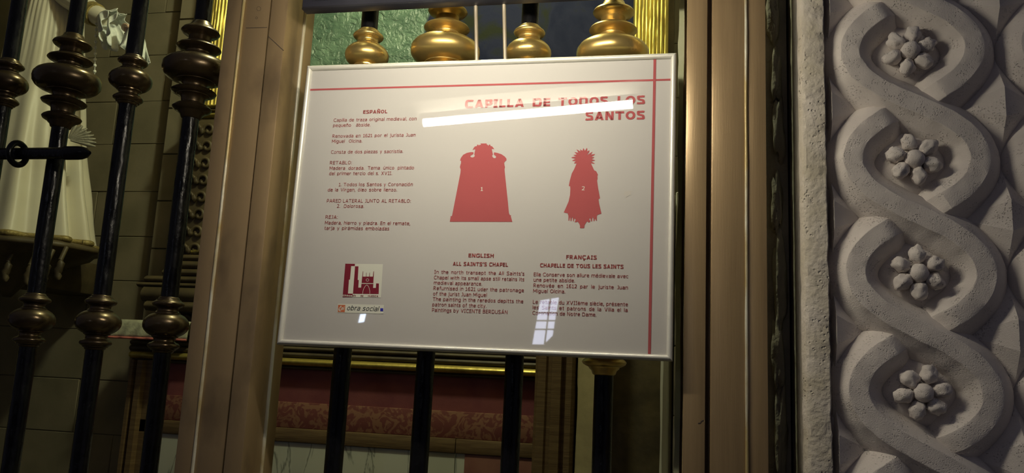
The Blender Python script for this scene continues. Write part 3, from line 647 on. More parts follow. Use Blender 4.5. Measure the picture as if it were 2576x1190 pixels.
# ------------------------------------------------------------------ grilles
YBAR = 0.105; RB = 0.0172
big_half = [(0.0, .0695), (.008, .0685), (.016, .063), (.0215, .055), (.0250, .046), (.0262, .041), (.0275, .0405), (.0288, .033), (.0315, .0275), (.036, .0245), (.040, .0255), (.0425, .031), (.0435, .036), (.046, .0425), (.0490, .0462), (.0525, .0440), (.0555, .037), (.0565, .034), (.058, .0335), (.060, .028), (.065, .0245), (.074, .0235), (.0775, .027), (.079, .033), (.082, .0375), (.0855, .0400), (.0895, .0380), (.093, .032), (.0945, .028), (.097, .027), (.101, .0225), (.107, .0205), (.109, .0172)]
small_half = [(0.0, .0445), (.006, .0437), (.012, .0405), (.018, .0345), (.0215, .0285), (.0225, .0255), (.0245, .0252), (.0258, .0225), (.029, .0205), (.033, .0208), (.0355, .0235), (.0365, .027), (.039, .0298), (.042, .0312), (.045, .0298), (.0475, .0262), (.0485, .0245), (.0505, .024), (.052, .0205), (.055, .0198), (.0565, .0172)]
def full(h): return [(-z, r) for z, r in reversed(h[1:])] + h
def shaft_mesh(z0, z1, seed):
    n, k = 16, 90; V, Fc = [], []
    for i in range(k + 1):
        z = z0 + (z1 - z0) * i / k
        for j in range(n):
            a = 2 * math.pi * j / n; r = RB * (1 + 0.035 * noise.noise(Vector((math.cos(a) + seed, math.sin(a), z * 12))))
            V.append((r * math.cos(a), r * math.sin(a), z))
    for i in range(k):
        for j in range(n):
            q_ = (j + 1) % n; Fc.append((i * n + j, i * n + q_, (i + 1) * n + q_, (i + 1) * n + j))
    Fc += [tuple(range(n - 1, -1, -1)), tuple(k * n + j for j in range(n))]
    return V, Fc
BZ0, BZ1 = 0.85, 2.75
knops = {}
def make_grille(name, label, bars, kmat, x0, x1, anchor):
    g = empty(name, ((x0 + x1) / 2, YBAR, 0), label, 'grille')
    box('bottom_rail', (x0, YBAR - 0.02, BZ0 - 0.05), (x1, YBAR + 0.02, BZ0), MT['iron'], g, 0.003)
    box('top_rail', (x0, YBAR - 0.02, BZ1), (x1, YBAR + 0.02, BZ1 + 0.05), MT['iron'], g, 0.003)
    for k, (x, kn) in enumerate(bars):
        V, Fc = shaft_mesh(BZ0, BZ1, k * 3.7 + x)
        b = mesh('baluster', V, Fc, MT['iron'], g, True, (x - g.location.x, 0, 0))
        for (z, half, *km) in kn:
            km = km[0] if km else kmat
            key = (km.name, id(half))
            if key not in knops:
                o = lathe('brass_knop', full(half), km, b, (0, 0, z)); knops[key] = o.data
            else:
                link('brass_knop', knops[key], km, b, (0, 0, z))
    return g
def bx(px, py): return P(px, py, YBAR).x
def bz(px, py): return P(px, py, YBAR).z
xl2, xl3, xl4 = bx(52, 1000), bx(222, 1000), bx(396, 1000); pitch = (xl4 - xl2) / 2
lowz = bz(242, 811)
left_bars = [(xl2 - 2 * pitch, [(bz(145, 205), big_half), (lowz, small_half)]), (xl2 - pitch, [(bz(25, 210), small_half), (lowz, small_half)]), (xl2, [(bz(145, 205), big_half), (lowz, small_half)]),
             (xl3, [(bz(311, 203), small_half), (lowz, small_half)]), (xl4, [(bz(463, 178), big_half), (lowz, small_half)])]
gl = make_grille('iron_grille', 'black iron grille with dark brass knops in front of the statue in white', left_bars, MT['bronze'], xl2 - 2.6 * pitch, xLg0, None)
zc_low = bz(1517, 911) + 0.066
cb = [(bx(851, 1026), [(bz(928, 141), small_half), (zc_low, small_half)]), (bx(1063, 1026), [(bz(1122, 131), big_half), (zc_low, small_half)]),
      (bx(1289, 1026), [(bz(1333, 134), small_half), (zc_low, small_half)]), (bx(1517, 1025), [(bz(1548, 138), big_half), (bz(1517, 911) + 0.0855, big_half)])]
gc = make_grille('iron_grille', 'black iron grille with polished brass knops behind the white sign', cb, MT['brass'], xLc + 0.005, px_x(1700, 595, YS), None)
# stone sill that carries the ironwork
tag(box('trim_2', (-3.0, -0.06, 0), (xs[5], 0.32, BZ0 - 0.05), MT['wall'], None, 0.006), kind='structure')
tag(box('trim_3', (-3.0, -0.04, ZT - 0.02), (0.9, 0.22, ZT + 0.6), MT['woodl'], None, 0.004), kind='structure')
# sliding bolt across the left grille
bolt = empty('sliding_bolt', (bx(80, 390), 0.06, bz(80, 390)), 'black iron sliding bolt with rounded end passing through a ring on a bar', 'bolt')
p0, p1 = P(-160, 398, 0.062), P(222, 382, 0.062)
zm = (P(100, 386, 0.062)).z
pts = [Vector((p0.x, 0.062, zm)), Vector((p1.x - 0.06, 0.062, zm))]; R = [0.0125, 0.0125]
for k in range(7):
    t_ = k / 6; pts.append(Vector((p1.x - 0.055 + 0.06 * t_, 0.062, zm))); R.append(0.0145 * (1 if k < 4 else math.sqrt(max(0.03, 1 - ((t_ - .5) / .5) ** 2 * 0.95))))
sweep('rod', pts, R, MT['iron'], bolt, n=20)
lx = bx(90, 386) ; ringp = [Vector((bx(84, 386), 0.064 + 0.0235 * math.cos(a), zm + 0.0235 * math.sin(a))) for a in [i * 2 * math.pi / 24 for i in range(25)]]
sweep('ring', ringp, 0.0065, MT['iron'], bolt, n=10, caps=False)

# ------------------------------------------------------------------ dark panel above and rods
pl = P(757, 21, -0.012); PX0, PZ0 = pl.x, pl.z
panel = empty('framed_panel', (PX0 + 0.35, 0, PZ0), 'black framed panel hanging above the white sign', 'panel')
prof = [(0.0, 0.014), (0.0, -0.008), (0.003, -0.012), (0.014, -0.012), (0.02, -0.002), (0.02, 0.014)]
frame_rails(panel, PX0, PX0 + 0.70, PZ0, PZ0 + 0.45, 0.0, prof, MT['blackm'])
box('board', (PX0 + 0.006, 0.002, PZ0 + 0.006), (PX0 + 0.694, 0.010, PZ0 + 0.444), MT['blackm'], panel)
for x in (PX0 + 0.12, PX0 + 0.58):
    sweep('hanger', [Vector((x, 0.004, PZ0 + 0.42)), Vector((x, 0.004, ZT + 0.02))], 0.004, MT['strap'], panel, n=8)
rods = [((1196.5, 0), (1199.5, 156)), ((1267.5, 0), (1271, 153))]
labels = ['galvanised hanging strap above the sign, between large and small brass knops', 'galvanised hanging strap above the sign, touching the small brass knop']
for (a, b), lb in zip(rods, labels):
    A, B = P(*a, 0.015), P(*b, 0.015); d = (A - B) / (A.z - B.z)
    top = B + d * (PZ0 + 0.05 - B.z); bot = B + d * (SZ1 - 0.012 - B.z)
    r_ = empty('hanging_strap', bot, lb, 'strap', 'hanging straps')
    sweep('strap_bar', [bot, (bot + top) / 2, top], 0.0036, MT['strap'], r_, n=12)
    sweep('strap_end', [bot + Vector((0, 0.0, 0.0)), bot + Vector((0, -0.0035, 0.0))], 0.004, MT['strap'], r_, n=10)

# ------------------------------------------------------------------ lamp: bare tube on a batten (seen reflected in the sign)
def tube_lamp():
    """tube of known length, parallel to the sign, whose mirror image lies along these two directions"""
    def mirror(px, py):
        r = ray(px, py).normalized(); p = onsign(px, py); return p, r - 2 * r.dot(SN) * SN
    (p1, d1), (p2, d2) = mirror(1066, 309), mirror(1592, 262); best = None
    for i in range(600):
        a = 0.15 + i * 0.003; A = p1 + d1 * a; b = (A - p2).dot(SN) / d2.dot(SN); B = p2 + d2 * b
        e_ = abs((A - B).length - TUBE_LEN)
        if best is None or e_ < best[0]: best = (e_, A, B)
    return best[1], best[2]
TUBE_LEN, TUBE_R = 0.49, 0.0095
TA, TB = tube_lamp()
print('TUBE', TA, TB)
d = (TB - TA).normalized()
lampo = empty('tube_lamp_offscreen', (TA + TB) / 2, 'bare fluorescent tube on a white batten, held out in front of the sign', 'lamp')
sweep('tube_offscreen', [TA, TB], TUBE_R, MT['tube'], lampo, n=20)
for p_, s_ in ((TA, -1), (TB, 1)):
    sweep('end_cap', [p_, p_ + d * s_ * 0.022], 0.0112, MT['endcap'], lampo, n=16)
upv = Vector((0, 0, 1)); c_ = (TA + TB) / 2
bt = [TA - d * 0.03 + upv * 0.047, TB + d * 0.03 + upv * 0.047]
sweep('batten', bt, 0.022, MT['whitepl'], lampo, n=4)
for p_, s_ in ((TA, -1), (TB, 1)):
    sweep('lamp_holder', [p_ + d * s_ * 0.022 - upv * 0.012, p_ + d * s_ * 0.022 + upv * 0.04], 0.011, MT['whitepl'], lampo, n=8)
arm_end = Vector((c_.x, -0.03, 3.1))
sweep('arm', [c_ + upv * 0.055, c_ + upv * 0.25 + Vector((0, 0.05, 0)), Vector((c_.x, -0.2, 3.05)), arm_end], 0.009, MT['blackm'], lampo, n=8)

# ------------------------------------------------------------------ carved stone pilaster
YSF = 0.0                                             # level of the flat band tops
GR = 0.041                                            # depth of the ground behind them
st = empty('carved_stone_pilaster', (P(2300, 595, YSF).x, YSF + 0.1, 0), 'carved limestone pilaster with interlaced bands around six-petalled rosettes', 'pilaster')
ros_px = [(2293, 130), (2284, 403), (2306, 697), (2323, 985)]
rz = [P(x, y, 0.02).z for x, y in ros_px]; xc = sum(P(x, y, 0.02).x for x, y in ros_px) / 4
per = (rz[0] - rz[3]) / 3; z_ref = (rz[0] + rz[1] + rz[2] + rz[3]) / 4 + 1.5 * per
A_ = 0.0955; colp = 0.2745
print('STONE period', per, 'xc', xc)
xsl = P(2019, 595, YSF - 0.005).x; xsr = xc + colp * 1.6
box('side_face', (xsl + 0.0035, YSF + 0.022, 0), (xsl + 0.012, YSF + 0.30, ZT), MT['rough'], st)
box('core', (xsl + 0.012, YSF + GR, 0), (xsr, YSF + 0.30, ZT), MT['stone'], st)
# left border fillet, worn edge
def border():
    x0b, x1b = xsl, P(2083, 595, YSF - 0.004).x; n = 260; V, Fc = [], []
    for k in range(n + 1):
        z = 0.9 + (ZT - 0.9) * k / n
        w1 = 0.0018 * noise.noise(Vector((3, 0, z * 28))) + 0.0012 * noise.noise(Vector((5, 0, z * 90)))
        w0 = 0.0012 * noise.noise(Vector((9, 0, z * 30)))
        f = 0.0012 * noise.noise(Vector((2, 4, z * 40)))
        prof_ = [(x0b + w0, 0.024), (x0b + w0, 0.010), (x0b + w0 + 0.004, 0.0), (x0b + w0 + 0.008, -0.0025 + f), ((x0b + x1b) / 2, -0.003 + f * .6), (x1b - 0.0015 + w1, -0.003 - f), (x1b + w1, -0.002), (x1b + w1 + 0.001, GR + 0.003), (x0b + 0.012, GR + 0.003)]
        V += [Vector((a, YSF + b, z)) for a, b in prof_]
    V = rel(st, *V); m_ = 9
    for k in range(n):
        for i in range(m_):
            j = (i + 1) % m_; Fc.append((m_ * k + i, m_ * k + j, m_ * k + m_ + j, m_ * k + m_ + i))
    Fc += [tuple(range(m_ - 1, -1, -1)), tuple(m_ * n + i for i in range(m_))]
    o = fix(mesh('border', V, Fc, MT['stone_edge'], st)); smooth_by_angle(o, 30)
border()
HFL = 0.0150; HTO = 0.0415
cs_prof = [(-HTO - 0.003, GR + 0.004), (-HTO, GR - 0.002), (-0.0385, 0.030), (-0.031, 0.0195), (-0.023, 0.0105), (-0.0165, 0.0030), (-HFL, 0.0006), (-0.0138, 0.0), (-0.007, 0.0), (0.0, -0.0003), (0.007, 0.0), (0.0138, 0.0), (HFL, 0.0006), (0.0165, 0.0030), (0.023, 0.0105), (0.031, 0.0195), (0.0385, 0.030), (HTO, GR - 0.002), (HTO + 0.003, GR + 0.004)]
def strand(xcen, ph, ntop, nbot, seed):
    """ph 0 or 1: which way the strand bulges at rosette 0"""
    steps = 40; V, Fc = [], []; path = []
    t0, t1 = -ntop * math.pi, nbot * math.pi; n = int((t1 - t0) / math.pi * steps)
    for k in range(n + 1):
        t = t0 + (t1 - t0) * k / n
        x = (1 if ph == 0 else -1) * A_ * math.cos(t) ; z = z_ref - per * t / math.pi + 0.006 * math.sin(-2 * t)
        # at the crossings (t = pi/2 + k*pi) the strand that runs down to the left passes underneath
        c = math.cos(t); under = ((1 if ph == 0 else -1) * -math.sin(t)) < 0
        dip = 0.0
        if under: dip = 0.036 * max(0.0, 1 - (abs(c) / 0.50) ** 2) ** 1.9
        path.append((Vector((xcen + x, 0, z)), dip))
    m_ = len(cs_prof)
    for k, (p, dip) in enumerate(path):
        d_ = (path[min(k + 1, n)][0] - path[max(k - 1, 0)][0]).normalized(); nr = Vector((-d_.z, 0, d_.x))
        for (o_, y) in cs_prof:
            q_ = p + nr * o_
            wv_ = 0.0013 * noise.noise(Vector((q_.x * 45, seed, q_.z * 45))) + 0.0007 * noise.noise(Vector((q_.x * 130, seed, q_.z * 130)))
            V.append(Vector((q_.x + wv_, YSF + y + dip + wv_, q_.z + wv_)))
    for k in range(n):
        for i in range(m_ - 1):
            Fc.append((m_ * k + i, m_ * k + i + 1, m_ * k + m_ + i + 1, m_ * k + m_ + i))
    V = rel(st, *V)
    o = fix(mesh('interlaced_band', V, Fc, MT['stone'], st)); 
    if sum(p.normal.y * p.area for p in o.data.polygons) > 0: o.data.flip_normals()
    smooth_by_angle(o, 26)
    return o
for ci in range(2):
    for ph in (0, 1): strand(xc + ci * colp, ph, 2.0, 5.0, ci * 2 + ph)
def lump(name, c, rad, m, parent, seed, amp=0.16, sub=3):
    bm = bmesh.new(); bmesh.ops.create_icosphere(bm, subdivisions=sub, radius=1.0)
    for v in bm.verts:
        nn = v.co.normalized(); k = 1 + amp * noise.noise(nn * 1.6 + Vector((seed, 0, 0))) + amp * 0.5 * noise.noise(nn * 4 + Vector((0, seed, 0)))
        v.co = Vector((nn.x * rad[0], nn.y * rad[1], nn.z * rad[2])) * k
    me = bpy.data.meshes.new(name); bm.to_mesh(me); bm.free()
    for p in me.polygons: p.use_smooth = True
    o = link(name, me, m, parent); o.location = c; return o
def rosette(x, z, rot, npet, seed, big=1.0):
    # shallow dished ground of the medallion, then petals and boss
    n = 40; rings = [(0.0, 0.020), (0.02, 0.020), (0.036, 0.0225), (0.046, 0.0265), (0.0535, 0.031), (0.060, GR + 0.004)]
    V, Fc = [Vector((0, 0.026, 0))], []
    for r, dpt in rings[1:]:
        for i in range(n):
            a = 2 * math.pi * i / n; wv_ = 0.0012 * noise.noise(Vector((r * 60 * math.cos(a) + seed, r * 60 * math.sin(a), 0)))
            V.append(Vector((r * math.cos(a), dpt + 0.006 + wv_, r * math.sin(a))))
    for i in range(n): Fc.append((0, 1 + i, 1 + (i + 1) % n))
    for k in range(len(rings) - 2):
        for i in range(n):
            j = (i + 1) % n; Fc.append((1 + k * n + i, 1 + (k + 1) * n + i, 1 + (k + 1) * n + j, 1 + k * n + j))
    ro = fix(mesh('rosette', V, Fc, MT['stone'], st, True, Vector((x, YSF, z)) - st.location))
    if sum(p.normal.y * p.area for p in ro.data.polygons) > 0: ro.data.flip_normals()
    lump('boss', Vector((0, 0.009, 0)), (0.0150, 0.0165, 0.0150), MT['stone'], ro, seed, 0.10)
    for k in range(npet):
        a = rot + 2 * math.pi * k / npet; rr = 0.0285 * (0.95 + 0.1 * random.random()) * big
        o = lump('petal', Vector((rr * math.cos(a), 0.0135, rr * math.sin(a))), (0.0152, 0.0150 * (0.85 + 0.3 * random.random()), 0.0122), MT['stone'], ro, seed + k * 2.3, 0.30)
        o.rotation_euler = (0, -a, 0)
for k in range(-1, 6):
    z = z_ref - per * k
    rosette(xc, z, [0.9, 0.35, 0.75, 0.55, 0.2, 0.5, 0.1][k + 1], 6, k * 5.1 + 2)
    rosette(xc + colp, z, 0.4 + k * 0.3, 6, k * 3.1 + 40)
# pyramids in the spandrels
def pyramid(x, z, hw, hh, cut=None, seed=0):
    pts = [Vector((x - hw, GR + 0.001, z)), Vector((x, GR + 0.001, z + hh)), Vector((x + hw, GR + 0.001, z)), Vector((x, GR + 0.001, z - hh))]
    if cut is not None: pts[0].x = max(pts[0].x, cut)
    ridge = [Vector((x, 0.004, z + hh * 0.28)), Vector((x, 0.004, z - hh * 0.28))]
    V = [p + Vector((0, YSF, 0)) for p in pts + ridge]
    Fc = [(0, 1, 4), (0, 4, 5), (0, 5, 3), (2, 4, 1), (2, 5, 4), (2, 3, 5), (0, 3, 2, 1)]
    o = fix(mesh('spandrel_pyramid', rel(st, *V), Fc, MT['stone'], st)); return o
for k in range(-2, 6):
    z = z_ref - per * (k + 0.5)
    pyramid(xc + colp / 2, z, 0.066, 0.088, None, k)
    pyramid(xc - colp / 2 + 0.012, z, 0.052, 0.080, P(2090, 595, 0.02).x, k)
    pyramid(xc + colp * 1.5, z, 0.066, 0.088, None, k)
# dark rough recess between the post and the pilaster
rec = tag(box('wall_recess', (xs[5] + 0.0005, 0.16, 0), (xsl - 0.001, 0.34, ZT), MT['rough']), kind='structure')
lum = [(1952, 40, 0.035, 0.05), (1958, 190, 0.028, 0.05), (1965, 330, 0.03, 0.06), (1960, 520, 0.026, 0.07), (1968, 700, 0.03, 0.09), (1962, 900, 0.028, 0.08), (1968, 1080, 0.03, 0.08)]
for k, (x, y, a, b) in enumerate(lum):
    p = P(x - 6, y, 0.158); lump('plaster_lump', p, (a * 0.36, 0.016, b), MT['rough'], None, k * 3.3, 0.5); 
for o in [o for o in COL.objects if o.name.startswith('plaster_lump')]:
    o.parent = rec

# ------------------------------------------------------------------ chapel: altar
YA = 1.20
def ax_(px, py, Y=YA): return P(px, py, Y).x
def azz(px, py, Y=YA): return P(px, py, Y).z
xA0, xA1 = ax_(318, 1000), ax_(1345, 1000)
alt = empty('altar', ((xA0 + xA1) / 2, YA + 0.2, 0), 'altar with gilt-edged table, red brocade front and veined marble panel, behind the iron bars', 'altar')
zg1, zg0 = azz(1000, 913), azz(1000, 932)
zbro0 = azz(715, 1076); zbr0 = azz(715, 1111)
zc1 = azz(400, 800); zc0 = azz(400, 846)
box('body', (xA0 + 0.03, YA + 0.03, 0.3), (xA1 - 0.01, 1.36, zg0), MT['darkwood'], alt)
# table edge moulding
def moulding(name, x0, x1, y, z0, z1, m, parent, depth=0.03, n=7):
    pr = [(y + 0.06, z0)] + [(y - depth * math.sin(math.pi * k / n), z0 + (z1 - z0) * k / n) for k in range(n + 1)] + [(y + 0.06, z1)]
    return extrude_x(name, pr, x0, x1, m, parent)
xm0, xm1 = ax_(330, 900), ax_(1392, 940)
moulding('gilt_moulding', xm0, xm1, YA - 0.004, zg0, zg1, MT['gold'], alt, 0.013)
moulding('upper_moulding', xm0 - 0.01, xm1, YA + 0.004, zg1 + 0.001, zg1 + 0.022, MT['darkwood'], alt, 0.009)
moulding('upper_moulding', xm0 - 0.01, xm1, YA + 0.004, zg1 + 0.023, zg1 + 0.04, MT['darkwood'], alt, 0.009)
moulding('lower_moulding', xm0, xm1, YA + 0.008, zg0 - 0.012, zg0 - 0.001, MT['darkwood'], alt, 0.008)
box('table_top', (xm0 - 0.01, YA, zg1 + 0.041), (xm1, 1.36, zg1 + 0.06), MT['darkwood'], alt, 0.004)
box('red_panel', (xA0 + 0.02, YA + 0.015, zbro0 + 0.085), (xA1, YA + 0.04, zg0 - 0.012), MT['redcloth'], alt)
box('brocade_band', (xA0 + 0.02, YA + 0.008, zbro0), (xA1, YA + 0.035, zbro0 + 0.0845), MT['brocade'], alt, 0.002)
xseam = ax_(1146, 1110)
for a, b in ((xA0 + 0.02, xseam - 0.001), (xseam + 0.001, xA1)):
    box('wood_band', (a, YA, zbr0), (b, YA + 0.03, zbro0 - 0.0005), MT['brownpanel'], alt, 0.002)
xmr = ax_(1168, 1150)
box('marble_panel', (xA0 + 0.06, YA + 0.006, 0.35), (xseam - 0.001, YA + 0.03, zbr0 - 0.001), MT['marble'], alt, 0.001)
box('marble_panel', (xseam + 0.001, YA + 0.006, 0.35), (xmr, YA + 0.03, zbr0 - 0.001), MT['marble'], alt, 0.001)
box('side_panel', (xmr, YA + 0.004, 0.35), (xA1, YA + 0.03, zbr0 - 0.001), MT['redmarble'], alt, 0.001)
# corner pilaster of the altar on the left with vertical mouldings
xp0, xp1 = ax_(305, 1100), ax_(372, 1100)
pr = [(xp0, YA + 0.1), (xp0, YA), (xp0 + 0.008, YA - 0.012), (xp0 + 0.02, YA - 0.012), (xp0 + 0.026, YA), (xp0 + 0.04, YA - 0.018), (xp0 + 0.06, YA - 0.018), (xp0 + 0.066, YA), (xp1, YA), (xp1, YA + 0.1)]
extrude_z('corner_pilaster', pr, 0.3, zg0 - 0.005, MT['brownpanel'], alt)
box('plinth', (xA0 - 0.05, YA - 0.05, 0.0), (xA1, 1.36, 0.3), MT['darkwood'], alt, 0.005)
# cloth with pink piping on the altar table end
def cloth():
    x0, x1 = ax_(308, 848), ax_(500, 848); n, m_ = 40, 9; V, Fc = [], []
    zt = zg1 + 0.062
    for i in range(n + 1):
        x = x0 + (x1 - x0) * i / n; sl = 0.02 * max(0, 1 - (i / n) * 5)
        for j in range(m_ + 1):
            u = j / m_
            if u < 0.45: y, z = YA + 0.01 - (0.07 * u / 0.45), zt + 0.045 * math.sin(u / 0.45 * 1.57)
            else:
                v = (u - 0.45) / 0.55; y = YA - 0.062 - 0.012 * math.sin(v * 1.6) - 0.006 * math.sin(i * 0.9) * v; z = zt + 0.045 - v * (zt + 0.045 - zc0 + 0.012)
            V.append(Vector((x + 0.055 * (1 - u) * (1 - i / n), y, z)))
    for i in range(n):
        for j in range(m_): Fc.append((i * (m_ + 1) + j, i * (m_ + 1) + j + 1, (i + 1) * (m_ + 1) + j + 1, (i + 1) * (m_ + 1) + j))
    c_ = empty('altar_cloth', ((x0 + x1) / 2, YA, zt), 'grey patterned altar cloth with pink edge on the altar end', 'cloth')
    o = mesh('cloth', rel(c_, *V), Fc, MT['cushion'], c_, True); md = o.modifiers.new('s', 'SOLIDIFY'); md.thickness = 0.004
    edge = [V[i * (m_ + 1) + m_] + Vector((0, -0.003, 0)) for i in range(n + 1)]
    sweep('piping', edge, 0.004, MT['pink'], c_, n=8)
cloth()

# ------------------------------------------------------------------ chapel: altarpiece
YR = 1.45
ret = empty('altarpiece', (ax_(1050, 80, YR), YR + 0.1, 0), 'gilded altarpiece with fluted gold columns around a dark green and blue painting', 'altarpiece')
def fluted(xc_, hw, z0, z1, m):
    pr = []; nf = max(5, int(hw * 2 / 0.0135)); n = nf * 6
    for k in range(n + 1):
        t_ = k / n; th = math.pi * (1 - t_); base_r = hw
        ph = (t_ * nf) % 1.0; rr = 0.0055 * abs(math.sin(math.pi * ph)) ** 0.7
        pr.append((xc_ + base_r * (2 * t_ - 1), YR - 0.02 - 0.03 * math.sin(math.pi * t_) - rr))
    pr = [(xc_ - hw, YR + 0.08)] + pr + [(xc_ + hw, YR + 0.08)]
    o = extrude_z('fluted_column', pr, z0, z1, m, ret, True, 30, 0.0012)
    return o
xr0, xr1 = ax_(1592, 70, YR - 0.03), ax_(1681, 70, YR - 0.03)
zbase = azz(1000, 880, YR)
fluted((xr0 + xr1) / 2, (xr1 - xr0) / 2, azz(1640, 300, YR), 3.1, MT['gold'])
xq0, xq1 = ax_(508, 130, YR - 0.03), ax_(583, 130, YR - 0.03)
zcb = azz(530, 268, YR - 0.03)
fluted((xq0 + xq1) / 2, (xq1 - xq0) / 2, zcb, 3.1, MT['gold'])
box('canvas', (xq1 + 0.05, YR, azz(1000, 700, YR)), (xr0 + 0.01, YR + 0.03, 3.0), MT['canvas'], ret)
box('frame_moulding', (xq1, YR - 0.02, azz(1000, 700, YR)), (xq1 + 0.05, YR + 0.04, 3.0), MT['oldgold'], ret, 0.006)
# column bases and dark carved pedestals
def pedestal(xc_, hw, zt):
    lat = [(zt, hw * 1.15, 0.02, MT['oldgold']), (zt - 0.022, hw * 1.3, 0.025, MT['oldgold'])]
    z = zt
    for k, (h, wf, m_) in enumerate([(0.02, 1.12, MT['oldgold']), (0.015, 1.0, MT['darkwood']), (0.025, 1.25, MT['oldgold'])]):
        moulding('base_moulding', xc_ - hw * wf, xc_ + hw * wf, YR - 0.03 - 0.02 * wf, z - h, z, m_, ret, 0.02); z -= h
    box('pedestal', (xc_ - hw * 1.1, YR - 0.06, zbase), (xc_ + hw * 1.1, YR + 0.08, z), MT['darkwood'], ret, 0.004)
    # carved scrolls on the face
    zz = z - 0.05; k = 0
    while zz > zbase + 0.03:
        for s_ in (-1, 1):
            pts = []
            for i in range(26):
                a = i / 25 * 4.2 * math.pi * 0.5; r_ = 0.026 * (1 - i / 32)
                pts.append(Vector((xc_ + s_ * (hw * 0.45 - r_ * math.cos(a)), YR - 0.068, zz + r_ * math.sin(a))))
            sweep('carved_scroll', pts, 0.0065, MT['darkwood'], ret, n=8)
        lump('carved_bead', Vector((xc_, YR - 0.066, zz)) - ret.location, (0.011, 0.011, 0.016), MT['darkwood'], ret, k)
        zz -= 0.068; k += 1
pedestal((xq0 + xq1) / 2, (xq1 - xq0) / 2, zcb)
pedestal((xr0 + xr1) / 2, (xr1 - xr0) / 2, azz(1640, 300, YR))
# stepped cornice below the pedestal at the left end
zs = azz(470, 622, YR - 0.1); lefts = [462, 445, 428, 410, 372, 360, 378, 395]
hs = [18, 20, 24, 22, 20, 14, 40, 26]
for k, (lx_, hpx) in enumerate(zip(lefts, hs)):
    h = hpx * PXM(YR - 0.1)
    moulding('cornice_step', ax_(lx_, 700, YR - 0.1), (xr1 + 0.03), YR - 0.06 - 0.012 * k, zs - h, zs, MT['oldgold'] if k == 0 else MT['darkwood'], ret, 0.016)
    zs -= h
box('predella', (ax_(400, 800, YR - 0.1), YR - 0.05, zg1 + 0.062), (xr1 + 0.03, YR + 0.08, zs + 0.005), MT['darkwood'], ret)
box('back_panel', (xq0 - 0.02, YR + 0.03, zg1 + 0.06), (xr1 + 0.02, YW - 0.015, 3.1), MT['darkwood'], ret)
box('carcass', (xA0 + 0.2, YR + 0.03, 0.0), (xr1 + 0.02, YR + 0.06, zg1 + 0.061), MT['darkwood'], ret)

# ------------------------------------------------------------------ chapel: right-hand pedestal, plaster, jamb
YD = 1.0
xd0, xd1 = ax_(1342, 1000, YD), ax_(1445, 1000, YD)
ped = empty('moulded_pedestal', ((xd0 + xd1) / 2, YD, 0), 'worn brown moulded pedestal standing against the altar, lit along one edge', 'pedestal')
wd = xd1 - xd0
pr = [(xd0, YD + 0.12), (xd0, YD + 0.015), (xd0 + 0.01, YD), (xd0 + wd * .28, YD), (xd0 + wd * .32, YD + 0.008), (xd0 + wd * .40, YD + 0.008), (xd0 + wd * .44, YD - 0.006), (xd0 + wd * .66, YD - 0.006), (xd0 + wd * .70, YD + 0.01), (xd0 + wd * .76, YD + 0.01), (xd0 + wd * .80, YD - 0.012), (xd0 + wd * .93, YD - 0.012), (xd1, YD + 0.005), (xd1, YD + 0.12)]
extrude_z('shaft', pr, 0.5, azz(1400, 800, YD), MT['brownpanel'], ped)
box('foot', (xd0 - 0.03, YD - 0.04, 0), (xd1, YD + 0.12, 0.5), MT['brownpanel'], ped, 0.004)
YC = 1.005
xc0, xc1 = ax_(1452, 1000, YC), ax_(1498, 1000, YC)
o = ragged_strip('plaster_pier', xc0, xc1, YC, YC + 0.12, 0.0, azz(1470, 480, YC), MT['cream'], None, 0.004, 9)
tag(o, 'narrow cream plaster pier with flaking edges beside the moulded pedestal', 'pier')
xn0, xn1 = ax_(1540, 1000, YC + 0.1), ax_(1664, 1000, YC + 0.1)
o = box('dark_panel', (xc1 + 0.003, YC + 0.10, 0), (xn1 + 0.02, YC + 0.14, azz(1600, 480, YC)), MT['darkwood'], None, 0.003)  # plain dark slab closing the gap between pier and jamb
tag(o, 'tall dark panel between cream pier and pale stone jamb', 'panel')
YJ = 0.62
xj0, xj1 = ax_(1661, 1000, YJ), ax_(1692, 1000, YJ)
pr = [(xj0, YJ + 0.25), (xj0, YJ + 0.012), (xj0 + 0.006, YJ), (xj0 + 0.014, YJ + 0.004), (xj0 + 0.02, YJ + 0.016), (xj1 - 0.012, YJ + 0.02), (xj1 - 0.004, YJ + 0.03), (xj1, YJ + 0.05), (xj1, YJ + 0.25)]
jam = empty('stone_jamb', ((xj0 + xj1) / 2, YJ, 0), 'pale moulded stone jamb with coursed blocks beside the right wooden post', 'jamb')
extrude_z('moulded_edge', pr, 0, azz(1705, 480, YJ), MT['palestone'], jam, True, 40, 0.003)
xk0, xk1 = ax_(1694, 1000, YJ), 0.139
zz = [azz(1705, 1047, YJ)]
zjs = [0.0, 0.5, 0.9, azz(1705, 1300, YJ), azz(1705, 1047, YJ), azz(1705, 870, YJ), azz(1705, 690, YJ), azz(1705, 480, YJ)]
zjs = sorted(zjs)
for a, b in zip(zjs[:-1], zjs[1:]):
    box('stone_block', (xk0, YJ + 0.008, a + 0.001), (xk1, YJ + 0.25, b - 0.001), MT['palestone'], jam, 0.002, 1)

